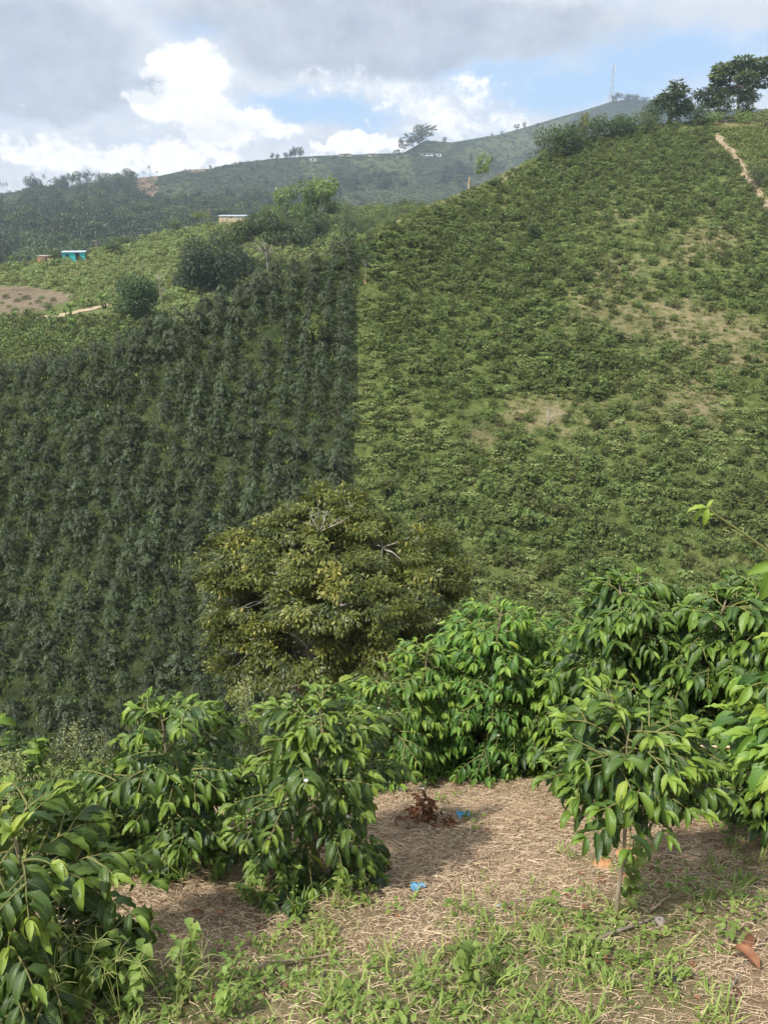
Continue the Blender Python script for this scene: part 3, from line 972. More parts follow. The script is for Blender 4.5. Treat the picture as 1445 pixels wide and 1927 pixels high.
# left plot gaps: green low cover on the ground
X = rng.uniform(-40, 0, 3600); Y = rng.uniform(18, 70, 3600)
Pg = hits(hill_b, X, Y); px, py, d = proj(Pg[:, :3])
Pg = Pg[(px > -100) & (px < 700) & (Pg[:, 3] > .25) & (py > T_hill(px))]
n = len(Pg); s = rng.uniform(.5, 1.0, n)
gn_scatter('undergrowth', tufts_green, Pg[:, :3], np.stack([0 * s, 0 * s, rng.uniform(0, 6.28, n)], -1), np.stack([s * 1.3, s * 1.3, s], -1), rng.integers(0, 4, n),
           'low grass and weeds under the dark coffee rows of the left slope')
# crest scrub between the left plot and the middle hill
scrubs = [proto('scrub', tree_geo('scrub', 340 + k, 500, .11)[1], M[m_]) for k, m_ in enumerate(['bush_pale', 'tree_bright', 'bush_olive', 'tree_grey'])]
pts = []
for _ in range(2600):
    t = rng.uniform(180, 1000)
    p = see(hill_b, t, T_hill(t) + rng.uniform(2, 26))
    if p is not None and rng.random() < (.06 if t < 640 else .16):
        pts.append(p)
pts = np.array(pts); n = len(pts); s = rng.uniform(.3, .8, n) * (1 - .2 * sstep(700, 900, proj(pts)[0]))
gn_scatter('ridge_scrub', scrubs, pts, np.stack([0 * s, 0 * s, rng.uniform(0, 6.28, n)], -1), np.stack([s, s, s], -1), rng.integers(0, 4, n),
           'low tangled scrub along the crest above the dark plot')

# ---- middle hill
mb = [proto('coffee_bush', bush_geo(160 + k, 170, .75, .24, stem=False), M['bush_pale']) for k in range(4)]
mb2 = [proto('coffee_bush', bush_geo(170 + k, 170, .6, .24, stem=False), M['bush_olive']) for k in range(3)]
A = plant_rows(mid_b, -110, 8, 88, 172, 1.5, 1.7, .16)
px, py, d = proj(A[:, :3])
k = (px > -150) & (px < 640) & ~in_poly(px, py, BROWN) & (py < 556 + np.where(px > 130, 40, 0)) & (py > T_mid(px) - 1) & (A[:, 3] > .2)
k &= ~((py > 580) & (px < 215))
k &= rng.random(len(A)) < .93
A = A[k]; n = len(A)
sc = bush_scale(n, .8, 1.4, (.9, 1.3))
gn_scatter('pale_coffee_plantation', mb, A[:, :3], np.stack([0 * sc[:, 0], 0 * sc[:, 0], rng.uniform(0, 6.28, n)], -1), sc, rng.integers(0, 4, n), 'rows of pale green coffee covering the middle hill below the houses')
A = plant_rows(mid_b, -70, 0, 60, 96, 1.5, 1.6, .12)
px, py, d = proj(A[:, :3])
k = (px > -150) & (px < 300) & (py > 604) & (A[:, 3] > .2) & (py < 760)
k &= rng.random(len(A)) < .9
A = A[k]; n = len(A)
sc = bush_scale(n, 1.0, 1.6, (.8, 1.0))
gn_scatter('young_coffee_plantation', mb2, A[:, :3], np.stack([0 * sc[:, 0], 0 * sc[:, 0], rng.uniform(0, 6.28, n)], -1), sc, rng.integers(0, 3, n), 'rows of green coffee just below the dirt road on the left')
# dead clumps and scrub on the brown field
A = plant_rows(mid_b, -80, -20, 92, 112, 2.0, 2.2, .25)
px, py, d = proj(A[:, :3])
A = A[in_poly(px, py, BROWN) & (rng.random(len(A)) < .5)]
n = len(A); sc = bush_scale(n, .3, .7, (1, 1.5))
gn_scatter('field_scrub', [scrubs[0], scrubs[3]], A[:, :3], np.zeros((n, 3)), sc, rng.integers(0, 2, n), 'small stumps and regrowth on the cleared brown field by the road')

pts = []
for _ in range(420):
    p = see(mid_b, rng.uniform(500, 830), rng.uniform(388, 470))
    if p is not None: pts.append(p)
pts = np.array(pts); n = len(pts); s = rng.uniform(1.2, 3.4, n)
gn_scatter('saddle_thicket', scrubs, pts, np.stack([0 * s, 0 * s, rng.uniform(0, 6.28, n)], -1), np.stack([s, s, s], -1), rng.integers(0, 4, n),
           'mixed green thicket filling the saddle behind the dark plot')

# ---- far woods and fields
fw = []
for k, (kd, m_) in enumerate([('round', 'tree_dark'), ('round', 'tree_dark'), ('oval', 'tree_dark'), ('open', 'tree_green'), ('spread', 'tree_green'), ('scrub', 'tree_dark')]):
    tr, cr = tree_geo(kd, 400 + k, 380, .12)
    g2 = cr
    fw.append(proto('far_tree', g2, M[m_]))
pts = []; big = []
fp_all = np.stack([rng.uniform(-420, 1320, 15000), rng.uniform(170, 540, 15000)], -1)
infor = np.zeros(len(fp_all), bool)
for p in FOREST_F:
    infor |= in_poly(fp_all[:, 0], fp_all[:, 1], p)
infield = np.zeros(len(fp_all), bool)
for p in LIGHTS_F + [SOIL_F]:
    infield |= in_poly(fp_all[:, 0], fp_all[:, 1], p)
for (a, b), f1, f2 in zip(fp_all, infor, infield):
    if b < T_far(a) + 3: continue
    pr = .5 if f1 else (.012 if f2 else .05)
    if rng.random() > pr: continue
    w = see(far_b, a, b)
    if w is None: continue
    pts.append(w); big.append(f1)
pts = np.array(pts); n = len(pts)
dd = proj(pts)[2]
s = rng.uniform(4, 9, n) * np.where(big, 1.25, .7)
gn_scatter('far_woodland', fw, pts - [0, 0, .3], np.stack([0 * s, 0 * s, rng.uniform(0, 6.28, n)], -1), np.stack([s * 1.05, s * 1.05, s], -1), rng.integers(0, 6, n),
           'hazy dark woodland and scattered trees over the far mountain')
fb = [proto('far_bush', bush_geo(190 + k, 60, .8, .4, stem=False), M['bush_dark']) for k in range(3)]
pts = []
for _ in range(9000):
    a = rng.uniform(-100, 1200); b = rng.uniform(200, 395)
    if rng.random() < .25: a = rng.uniform(620, 860); b = rng.uniform(352, 395)
    if b < T_far(a) + 2: continue
    w = see(far_b, a, b)
    if w is not None: pts.append(w)
pts = np.array(pts); n = len(pts); s = rng.uniform(1.6, 3.2, n)
gn_scatter('far_coffee_fields', fb, pts, np.stack([0 * s, 0 * s, rng.uniform(0, 6.28, n)], -1), np.stack([s * 1.3, s * 1.3, s * .9], -1), rng.integers(0, 3, n),
           'distant coffee shrubs dotted over the far mountain fields')

# ------------------------------------------------------------------ single trees and plants in the distance
TREE_LIB = {}


def lib(kind, leaf, n, variant):
    key = (kind, leaf, n, variant)
    if key not in TREE_LIB:
        sd = 600 + len(TREE_LIB)
        if kind == 'palm': t, c = palm_geo(sd)
        elif kind == 'banana': t, c = banana_geo(sd)
        elif kind == 'snag': t, c = snag_geo(sd), None
        else: t, c = tree_geo(kind, sd, n, .13 if n <= 300 else .1 if n <= 700 else .08 if n <= 1500 else .06 if n < 6000 else .05)
        TREE_LIB[key] = (t.mesh('trunk', M['grey_bark'] if kind != 'banana' else M['twig']), c.mesh('crown', M[leaf]) if c else None)
    return TREE_LIB[key]


NAMES = {'dome': 'round_tree', 'round': 'tree', 'oval': 'oval_tree', 'tall': 'tall_tree', 'spread': 'spreading_tree', 'open': 'open_tree', 'scrub': 'bush', 'palm': 'palm_tree', 'banana': 'banana_plant', 'snag': 'dead_tree'}
CATS = {'palm': 'palm', 'banana': 'banana plant', 'scrub': 'bush', 'snag': 'dead tree'}


def tree(bvh, px, py, ytop, wpx, kind, leaf, label, group=None, n=900, variant=0, fixed=None, sink=.0):
    p = see(bvh, px, py) if fixed is None else fixed
    if p is None:
        p = see(bvh, px, py + 6)
    h = height_for(p, ytop) * {'scrub': 1.18, 'spread': 1.1}.get(kind, 1.0)
    d = proj(p)[2]
    w = wpx * d / F
    unit = {'dome': .88, 'round': .78, 'oval': .42, 'tall': .5, 'spread': 1.6, 'open': .8, 'scrub': 1.5, 'palm': .7, 'banana': .75, 'snag': .5}[kind]
    t, c = lib(kind, leaf, n, variant)
    root = empty(NAMES[kind], p - np.array([0, 0, sink]), label, CATS.get(kind, 'tree'), group, float(rng.uniform(0, 6.28)))
    sx = w / unit
    for nm, me in (('trunk', t), ('crown', c)):
        if me is None: continue
        o = bpy.data.objects.new(nm, me); COL.objects.link(o); o.parent = root; o.scale = (sx, sx, h)
    return root


# hill crest on the right
crest = [
    (1385, 220, 110, 88, 'tall', 'tree_grey', 'tallest round-headed tree on the right-hand ridge against the sky', 3600),
    (1330, 228, 152, 62, 'open', 'tree_dark', 'dark tree with bare lower trunk beside the tallest ridge tree', 1900),
    (1400, 224, 165, 62, 'round', 'tree_grey', 'bushy grey green tree under the tallest ridge tree', 1000),
    (1258, 228, 152, 52, 'oval', 'tree_green', 'pointed green tree on the ridge left of the dark trees', 1100),
    (1235, 236, 188, 60, 'scrub', 'tree_green', 'dense rounded bush at the foot of the pointed ridge tree', 900),
    (1290, 230, 175, 34, 'open', 'tree_grey', 'thin pale-stemmed tree between pointed tree and dark tree', 500),
    (1180, 250, 216, 70, 'scrub', 'tree_green', 'broad dark clump on the ridge below the far mast', 900),
    (1125, 262, 212, 60, 'round', 'tree_green', 'bushy tree with brownish top in the ridge hedge', 900),
    (1062, 290, 226, 95, 'scrub', 'tree_green', 'large leafy clump at the left end of the ridge hedge', 1400),
    (1020, 296, 245, 60, 'scrub', 'tree_grey', 'pale shrub on the outer left end of the ridge hedge', 800),
    (1097, 272, 210, 26, 'open', 'bush_pale', 'slender tree with pale trunk rising out of the ridge hedge', 400),
    (908, 350, 284, 34, 'open', 'tree_bright', 'small yellowish tree alone on the bare grassy ridge', 500),
    (1365, 232, 205, 110, 'scrub', 'tree_bright', 'low green thicket under the ridge trees', 900),
    (1350, 228, 170, 50, 'round', 'tree_grey', 'leafy tree filling the gap under the dark ridge tree', 1400),
    (1308, 232, 192, 46, 'scrub', 'tree_green', 'bushy clump between the pale-stemmed tree and the dark ridge tree', 900),
    (1272, 232, 178, 44, 'round', 'tree_green', 'rounded tree touching the right side of the pointed ridge tree', 1200),
    (1210, 246, 210, 56, 'scrub', 'tree_grey', 'grey green clump joining hedge and ridge bush', 900),
    (1150, 258, 218, 56, 'scrub', 'tree_green', 'dense clump in the middle of the ridge hedge', 900),
    (1092, 278, 228, 60, 'scrub', 'tree_green', 'leafy clump around the slender pale-trunked tree', 900),
    (1440, 240, 205, 60, 'scrub', 'bush_pale', 'low pale shrubs at the right end of the ridge', 600),
]
for (a, b, t, w, kd, lf, lb, n) in crest:
    tree(hill_b, a, b, t, w, kd, lf, lb, 'trees along the right-hand ridge', n)
for (a, b, t, w, kd, lf, lb, n) in [
    (1425, 350, 308, 60, 'scrub', 'tree_grey', 'brownish bush beside the path on the grassy slope', 600),
    (1280, 375 - 120, 238, 20, 'scrub', 'bush_pale', 'small pale shrub at the top edge of the coffee', 300),
    (1345, 300, 272, 34, 'scrub', 'bush_pale', 'low pale shrub left of the path on the grassy slope', 300),
    (688, 525, 455, 34, 'open', 'tree_green', 'small tree on the plot boundary above a patch of red soil', 500),
    (598, 655, 592, 40, 'open', 'tree_bright', 'bright small tree standing inside the dark coffee plot', 700),
    (1003, 455, 418, 22, 'oval', 'tree_green', 'dark narrow tree among the olive coffee high on the slope', 500),
]:
    tree(hill_b, a, b, t, w, kd, lf, lb, None, n)
# red soil by the boundary tree
p = see(hill_b, 686, 530)

# left crest: round tree, dark tree, spreading tree, banana plants
mids = [
    (258, 612, 506, 98, 'dome', 'tree_green', 'dense round dark green tree beside the dirt road', 7000, mid_b),
    (305, 572, 515, 34, 'snag', 'tree_dark', 'leafless pale dead tree behind the round dark tree', 1, mid_b),
    (400, 550, 456, 140, 'scrub', 'tree_dark', 'large black-green tree on the crest left of the spreading tree', 5000, mid_b),
    (350, 548, 490, 55, 'scrub', 'tree_dark', 'dark bushes at the left foot of the black-green tree', 900, mid_b),
    (505, 512, 404, 190, 'spread', 'tree_green', 'wide flat-topped spreading tree on the crest above the dark plot', 9000, mid_b),
    (545, 450, 350, 60, 'open', 'tree_bright', 'yellow green tree in front of the far mountain', 900, mid_b),
    (600, 450, 325, 75, 'open', 'tree_bright', 'tallest feathery pale tree at the saddle', 1200, mid_b),
    (618, 440, 345, 48, 'open', 'tree_bright', 'pale tree touching the right of the tallest feathery tree', 900, mid_b),
    (590, 455, 385, 70, 'round', 'tree_green', 'leafy rounded tree below the tallest feathery tree', 1100, mid_b),
    (650, 455, 398, 60, 'scrub', 'tree_grey', 'grey scrub right of the saddle trees', 900, mid_b),
    (560, 470, 420, 70, 'scrub', 'tree_green', 'green thicket in front of the yellow green tree', 900, mid_b),
    (640, 475, 425, 80, 'scrub', 'bush_pale', 'pale thicket below the saddle trees', 900, mid_b),
    (332, 432, 410, 26, 'round', 'tree_green', 'small round green tree at the top edge of the middle hill', 500, mid_b),
    (380, 424, 397, 44, 'spread', 'tree_bright', 'flat yellowish tree left of the blue roofed house', 600, mid_b),
    (503, 420, 407, 18, 'round', 'tree_bright', 'tiny yellow tree right of the tan wall', 300, mid_b),
    (425, 447, 411, 20, 'palm', 'tree_green', 'small palm in front of the tan wall', 1, mid_b),
    (102, 492, 463, 28, 'round', 'tree_grey', 'brownish round tree between brick hut and turquoise house', 500, mid_b),
    (55, 470, 436, 40, 'spread', 'tree_grey', 'pale flat-topped tree in the dark valley left of the huts', 500, far_b),
    (135, 600, 560, 46, 'banana', 'banana', 'light green banana clump standing at the dirt road', 1, mid_b),
    (195, 580, 545, 40, 'banana', 'banana', 'banana plant between road bend and round dark tree', 1, mid_b),
    (158, 582, 558, 30, 'banana', 'banana', 'small banana plant on the brown field edge', 1, mid_b),
    (140, 628, 590, 42, 'banana', 'banana', 'drooping banana plant below the road on the left', 1, mid_b),
    (30, 606, 580, 34, 'banana', 'banana', 'banana plant at the left end of the road', 1, mid_b),
    (62, 604, 580, 40, 'scrub', 'tree_bright', 'light green bush beside the left end of the road', 500, mid_b),
    (92, 585, 565, 26, 'scrub', 'tree_green', 'small dark bush on the brown field', 400, mid_b),
    (25, 494, 474, 16, 'banana', 'banana', 'tiny banana plant left of the brick hut', 1, mid_b),
    (48, 494, 472, 16, 'banana', 'banana', 'tiny banana plant next to the brick hut', 1, mid_b),
    (690, 408, 384, 26, 'banana', 'banana', 'banana plant beside a reddish stump on the saddle', 1, mid_b),
    (718, 404, 383, 20, 'banana', 'banana', 'rightmost banana plant on the saddle below the bare ridge', 1, mid_b),
    (215, 480, 448, 40, 'round', 'tree_green', 'rounded tree behind the turquoise house', 500, mid_b),
    (240, 462, 440, 44, 'round', 'tree_grey', 'pale wide tree right behind the middle hill edge', 500, mid_b),
]
for (a, b, t, w, kd, lf, lb, n, bv) in mids:
    tree(bv, a, b, t, w, kd, lf, lb, None, n)

# ridge trees on the far mountain
ridge = [(5, 362, 338, 7, 'palm', 'tree_dark'), (10, 364, 340, 7, 'palm', 'tree_dark'), (16, 363, 339, 8, 'palm', 'tree_dark'), (25, 362, 337, 3, 'snag', 'tree_dark'), (30, 361, 337, 3, 'snag', 'tree_dark'), (36, 360, 340, 3, 'snag', 'tree_dark'),
         (68, 353, 332, 22, 'round', 'tree_dark'), (65, 350, 320, 14, 'palm', 'tree_dark'), (86, 350, 322, 12, 'palm', 'tree_dark'), (95, 352, 336, 12, 'palm', 'tree_dark'), (108, 350, 328, 12, 'palm', 'tree_dark'),
         (122, 352, 330, 16, 'open', 'tree_dark'), (138, 350, 326, 18, 'open', 'tree_dark'), (150, 350, 320, 22, 'round', 'tree_dark'), (166, 348, 321, 20, 'open', 'tree_dark'), (180, 345, 322, 14, 'palm', 'tree_dark'),
         (190, 345, 321, 12, 'palm', 'tree_dark'), (200, 344, 324, 34, 'round', 'tree_dark'), (222, 342, 324, 20, 'round', 'tree_dark'), (240, 340, 315, 22, 'round', 'tree_dark'), (260, 338, 325, 9, 'palm', 'tree_dark'),
         (272, 336, 320, 8, 'palm', 'tree_dark'), (283, 334, 306, 11, 'palm', 'tree_dark'), (296, 333, 320, 10, 'palm', 'tree_dark'), (397, 320, 309, 6, 'round', 'tree_dark'),
         (513, 299, 288, 7, 'oval', 'tree_dark'), (522, 299, 289, 7, 'oval', 'tree_dark'), (538, 298, 287, 8, 'oval', 'tree_dark'), (553, 297, 276, 11, 'oval', 'tree_dark'), (565, 297, 276, 12, 'oval', 'tree_dark'), (547, 298, 282, 9, 'oval', 'tree_dark'),
         (758, 288, 260, 13, 'tall', 'tree_dark'), (778, 280, 246, 26, 'tall', 'tree_dark'), (790, 276, 236, 20, 'tall', 'tree_dark'), (802, 270, 229, 24, 'tall', 'tree_dark'), (770, 284, 262, 18, 'open', 'tree_dark'), (742, 290, 281, 8, 'round', 'tree_dark'),
         (836, 268, 257, 12, 'round', 'tree_dark'), (971, 246, 232, 8, 'tall', 'tree_dark'), (986, 240, 229, 9, 'round', 'tree_dark'), (925, 258, 250, 6, 'round', 'tree_dark'), (944, 254, 246, 7, 'round', 'tree_dark'),
         (1160, 192, 172, 20, 'round', 'tree_dark'), (1178, 190, 176, 22, 'round', 'tree_dark'), (1196, 190, 177, 24, 'round', 'tree_dark'), (1212, 194, 182, 20, 'round', 'tree_dark'), (1153, 196, 178, 10, 'open', 'tree_dark')]
RL = {}
for i, (a, b, t, w, kd, lf) in enumerate(ridge):
    where = 'at the left end of the far ridge' if a < 50 else 'on the wooded left part of the far ridge' if a < 300 else 'on the middle of the far ridge' if a < 700 else 'in the tall clump where the far ridge starts to climb' if a < 830 else 'on the climbing skyline of the far mountain' if a < 1100 else 'on the mountain top beside the mast'
    what = {'palm': 'tiny dark palm', 'snag': 'thin bare trunk', 'round': 'round dark tree', 'open': 'loose dark tree', 'oval': 'pointed dark tree', 'tall': 'tall dark tree'}[kd]
    tree(far_b, a, max(b, T_far(a) + 2), t, w, kd, lf, f'{what} {where}', f'{what}s {where}', 260, i % 2)

# ------------------------------------------------------------------ houses, mast, poles
def house(bvh, px, py, wpx, hpx, wall, roof, label, name='house', openings=(), depth=.7, rz=0.0, slope=.03, over=.05, near=None):
    p = see(bvh, px, py)
    d = proj(p)[2]
    W = wpx * d / F; H = hpx * d / F; D = W * depth
    root = empty(name, p, label, 'house' if name != 'ruined_wall' else 'wall', None, rz)
    g = Geo()
    zb = -.6
    box(g, (0, 0, (H * .8 + zb) / 2), (W, D, H * .8 - zb)); g.build('wall', M[wall], root, False)
    g = Geo()
    t = H * .07; o = W * over
    s = slope * D
    z0 = H * .8 + .02
    V = []
    for yy, zz in ((-D / 2 - o, z0), (D / 2 + o, z0 + s)):
        for xx in (-W / 2 - o, W / 2 + o):
            V += [[xx, yy, zz], [xx, yy, zz + t]]
    g.add(V, [[0, 2, 3, 1], [4, 5, 7, 6], [1, 3, 7, 5], [0, 4, 6, 2], [0, 1, 5, 4], [2, 6, 7, 3]])
    g.build('roof', M[roof], root, False)
    for (kind, x0, x1, z0_, z1_) in openings:
        g = Geo()
        box(g, ((x0 + x1) / 2 * W, -D / 2 - .02, (z0_ + z1_) / 2 * H), ((x1 - x0) * W, .08, (z1_ - z0_) * H))
        g.build(kind, M['dark_open'], root, False)
    return root


house(mid_b, 142, 489, 38, 17, 'turquoise', 'roof_zinc', 'turquoise painted house with dark doorway on the middle hill', openings=[('door', .08, .26, 0, .74), ('window', -.38, -.22, .38, .62)], rz=.25)
house(mid_b, 87, 492, 22, 17, 'brick', 'roof_rust', 'small brick hut with a lean-to roof beside the turquoise house', 'hut', openings=[('door', .2, .42, 0, .7)], rz=-.2)
house(mid_b, 441, 407, 50, 14, 'whitewash', 'roof_zinc', 'long white house with a blue zinc roof on the hill top', openings=[('door', -.1, 0, 0, .7), ('window', -.4, -.28, .3, .6), ('window', .15, .27, .3, .6), ('window', .33, .43, .3, .6)], depth=.4, slope=.06)
house(far_b, 33, 421, 26, 7, 'whitewash', 'roof_rust', 'low house with a pinkish roof in the left valley', openings=[('door', -.1, .05, 0, .6)], depth=.5)
house(far_b, 208, 413, 13, 8, 'whitewash', 'roof_zinc', 'small white house half hidden in trees at the far wood edge', openings=[('window', -.1, .15, .3, .6)])
house(far_b, 306, 404, 16, 7, 'whitewash', 'roof_zinc', 'small pale house with grey roof among dark trees above the middle hill', openings=[('door', -.05, .2, 0, .6)])
house(far_b, 800, 293, 30, 5, 'whitewash', 'roof_rust', 'long white farm building below the tall trees on the far mountain', openings=[('door', -.1, 0, 0, .6), ('window', .2, .3, .2, .6)], depth=.3)
house(far_b, 825, 294, 10, 5, 'whitewash', 'roof_zinc', 'tiny white building right of the long farm building', openings=[('door', -.1, .2, 0, .6)])
house(far_b, 650, 294.5, 22, 5, 'tan_wall', 'roof_rust', 'low brownish house on the middle of the far ridge', openings=[('door', -.1, .05, 0, .6)], depth=.3)
house(far_b, 702, 294, 24, 5, 'tan_wall', 'roof_rust', 'long low house on the far ridge near the tall clump', openings=[('door', -.1, .05, 0, .6)], depth=.3)
house(far_b, 589, 303, 12, 5, 'whitewash', 'roof_zinc', 'tiny pale house just under the far ridge crest', openings=[('door', -.1, .2, 0, .6)])

p = see(mid_b, 440, 424)
d = proj(p)[2]; W = 54 * d / F; H = 13 * d / F
root = empty('enclosure_wall', p, 'plain tan wall of upright boards below the blue roofed house', 'wall')
g = Geo()
for k in range(26):
    box(g, (-W / 2 + W * (k + .5) / 26, random.uniform(-.04, .04), H / 2 - .3), (W / 26 * .96, .12, H + .6 + random.uniform(-.15, .1)), 0, random.uniform(.3, .7))
g.build('board_panel', M['tan_wall'], root, False)
g = Geo()
for k in range(5):
    box(g, (-W / 2 + W * k / 4, .18, H / 2 - .3), (.18, .18, H + .7))
g.build('post', M['wood'], root, False)

# lattice mast
p = see(far_b, 1148, 193)
Ht = height_for(p, 124)
root = empty('radio_mast', p, 'tall lattice radio mast on top of the far mountain', 'mast')
g = Geo()
wb, wt = Ht * .055, Ht * .02
cor = [(-1, -1), (1, -1), (1, 1), (-1, 1)]
lv = np.linspace(0, 1, 13)
for cx, cy in cor:
    tube(g, [[cx * wb, cy * wb, -1], [cx * wt, cy * wt, Ht]], .17, 4)
for a, b in zip(lv[:-1], lv[1:]):
    wa, wbb = wb + (wt - wb) * a, wb + (wt - wb) * b
    for q in range(4):
        c0, c1 = cor[q], cor[(q + 1) % 4]
        tube(g, [[c0[0] * wa, c0[1] * wa, a * Ht], [c1[0] * wbb, c1[1] * wbb, b * Ht]], .1, 3, cap=False)
        tube(g, [[c1[0] * wa, c1[1] * wa, a * Ht], [c0[0] * wbb, c0[1] * wbb, b * Ht]], .1, 3, cap=False)
g.build('lattice_frame', M['metal'], root, False)
for zz, xx in ((.97, .6), (.93, -.7), (.62, .7), (.5, -.7), (.86, .6)):
    g = Geo()
    tube(g, [[xx * 3, -1.6, Ht * zz - 1], [xx * 3, -1.6, Ht * zz + 1.6]], .6, 8)
    g.build('antenna', M['whitewash'], root)
g = Geo(); tube(g, [[0, 0, Ht], [0, 0, Ht * 1.05]], .12, 4); g.build('lightning_rod', M['metal'], root)

for (a, b, t, lb, bv) in [(184, 473, 452, 'slim utility pole on the edge of the middle hill', mid_b), (397, 424, 392, 'pale leaning utility pole beside the flat yellowish tree', mid_b)]:
    p = see(bv, a, b); h = height_for(p, t)
    root = empty('utility_pole', p, lb, 'utility pole')
    g = Geo(); tube(g, [[0, 0, -.5], [0, 0, h]], [.14, .09], 8); g.build('pole', M['wood'], root)
    g = Geo(); box(g, (0, 0, h * .93), (1.3, .1, .12)); g.build('crossarm', M['wood'], root)
p = see(hill_b, 882, 353)
g = Geo(); tube(g, [[0, 0, -.2], [.02, 0, .5], [.05, 0, 1.3]], [.2, .17, .12], 8)
o = g.build('tree_stump', M['bark']); o.location = p; tag(o, 'reddish stump standing on the bare grassy ridge', 'stump')
p = see(mid_b, 694, 412)
g = Geo(); tube(g, [[0, 0, -.2], [.05, 0, .8], [.1, 0, 1.6]], [.28, .22, .15], 8)
o = g.build('tree_stump', M['orange_soil']); o.location = p; tag(o, 'pinkish bare stump beside the banana plant on the saddle', 'stump')
# bare pale bush on the right slope
for (a, b, t, w, lb) in [(1030, 800, 765, 36, 'bare pale dead bush in the clearing of the olive plot'), (748, 900, 880, 10, 'pale stake-like stump near the plot boundary')]:
    tree(hill_b, a, b, t, w, 'snag', 'tree_dark', lb, None, 1, 1)
tree(near_b, 0, 0, 1010, 60, 'banana', 'banana', 'banana plant with upright leaves behind the golden tree', None, 1, 3, fixed=at(795, 1010, 24.0) + np.array([0, 0, -3.2]))
for (a, b, w, h) in [(686, 528, 16, 10)]:
    p = see(hill_b, a, b); dq = proj(p)[2]
    g = Geo()
    rr = rng.uniform(.8, 1.2, 12)
    th = np.arange(12) * 2 * np.pi / 12
    V = np.concatenate([np.stack([np.cos(th) * rr * .3, np.sin(th) * rr * .4, -.25 + 0 * th], -1), np.stack([np.cos(th) * rr * .15, np.sin(th) * rr * .22, .06 + .1 * np.sin(th)], -1), [[0, 0, .1]]])
    g.add(V, [[q, (q + 1) % 12, 12 + (q + 1) % 12, 12 + q] for q in range(12)])
    g.add(V[12:], [[q, (q + 1) % 12, 12] for q in range(12)])
    o = g.build('soil_heap', M['brick']); o.location = p; tag(o, 'reddish heap of soil at the foot of the boundary tree', 'soil heap')

# ------------------------------------------------------------------ the golden tree in the middle
DT = 18.0
base = at(640, 1180, DT); base[2] = gz(base[0], base[1])
root = empty('broad_tree', base, 'big broad-crowned golden green tree rising from the valley in the middle', 'tree')
lobes = [(620, 965, 72, 42, 0), (655, 945, 40, 30, .3), (560, 1000, 75, 44, .2), (690, 1005, 55, 40, 0), (470, 1050, 85, 42, -.3), (600, 1050, 110, 55, -.6), (720, 1030, 85, 45, -.4), (800, 1040, 65, 48, .3), (435, 1100, 55, 35, .2),
         (500, 1130, 100, 60, -.8), (640, 1140, 120, 70, -1.5), (780, 1120, 90, 70, -.6), (845, 1110, 45, 60, .4), (850, 1190, 40, 60, .5), (830, 1260, 60, 50, .3), (450, 1170, 65, 55, .3), (470, 1225, 75, 60, -.2), (580, 1220, 110, 65, -1.2), (710, 1220, 120, 70, -1.2), (810, 1200, 62, 70, .1),
         (560, 1290, 110, 50, -.5), (700, 1290, 120, 50, -.4), (440, 1270, 45, 40, .2), (400, 1155, 25, 14, -.2), (640, 1080, 150, 90, 1.2), (620, 1200, 190, 90, 1.6)]
r = np.random.default_rng(77)
cr = Geo(); tr = Geo()
cen = np.array([at(a, b, DT + dz * 1.1) for a, b, _, _, dz in lobes]) - base
rx = np.array([q[2] for q in lobes]) * DT / F; rz_ = np.array([q[3] for q in lobes]) * DT / F * 1.05
n = 105000
area = rx * rz_
# twig clumps first, leaves on the clumps: gives pads of foliage with dark gaps
nc = 900
k = r.choice(len(lobes), nc, p=area / area.sum())
dv = rand_unit(nc, r); dv[:, 2] = np.where(dv[:, 2] < -.3, -dv[:, 2] * .5, dv[:, 2]); dv = norm(dv)
cc = cen[k] + dv * np.stack([rx[k], rx[k] * .85, rz_[k]], -1) * r.uniform(.62, 1.14, nc)[:, None]
ct = np.clip(.37 + .25 * dv[:, 2] + r.normal(0, .13, nc), 0, 1)  # upward-facing clumps toned lighter and yellower: sunlit tops painted into the leaf colour
q = r.integers(0, nc, n)
off = rand_unit(n, r) * (r.uniform(0, 1, n) ** .5)[:, None] * [.3, .3, .12]
p = cc[q] + off
fwd = dv[q] * .5 + off * 2 + rand_unit(n, r) * .55 + np.array([0, 0, -.55])
up = dv[q] * .8 + np.array([0, 0, .7]) + r.normal(0, .25, (n, 3))
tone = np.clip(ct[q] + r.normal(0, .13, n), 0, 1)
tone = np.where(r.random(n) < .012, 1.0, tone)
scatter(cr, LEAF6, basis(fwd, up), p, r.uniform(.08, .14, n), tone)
tt = np.linspace(0, 1, 8)
topz = cen[:, 2].max()
tp = np.stack([.3 * np.sin(tt * 3), .2 * np.sin(tt * 4), -.3 + tt * topz * .75], -1)
tube(tr, tp, .24 * (1 - .7 * tt), 9)
for i in range(len(lobes)):
    s0 = tp[r.integers(2, 7)]
    m_ = s0 * .5 + cen[i] * .5 + [0, 0, -.25]
    tube(tr, [s0, m_, cen[i]], [.09, .055, .02], 5, .6, 0, False)
    for _ in range(5):
        e = cen[i] + rand_unit(1, r)[0] * [rx[i], rx[i], rz_[i]] * .6
        tube(tr, [cen[i], (cen[i] + e) / 2 + r.normal(0, .05, 3), e], [.02, .014, .005], 4, .7, 0, False)
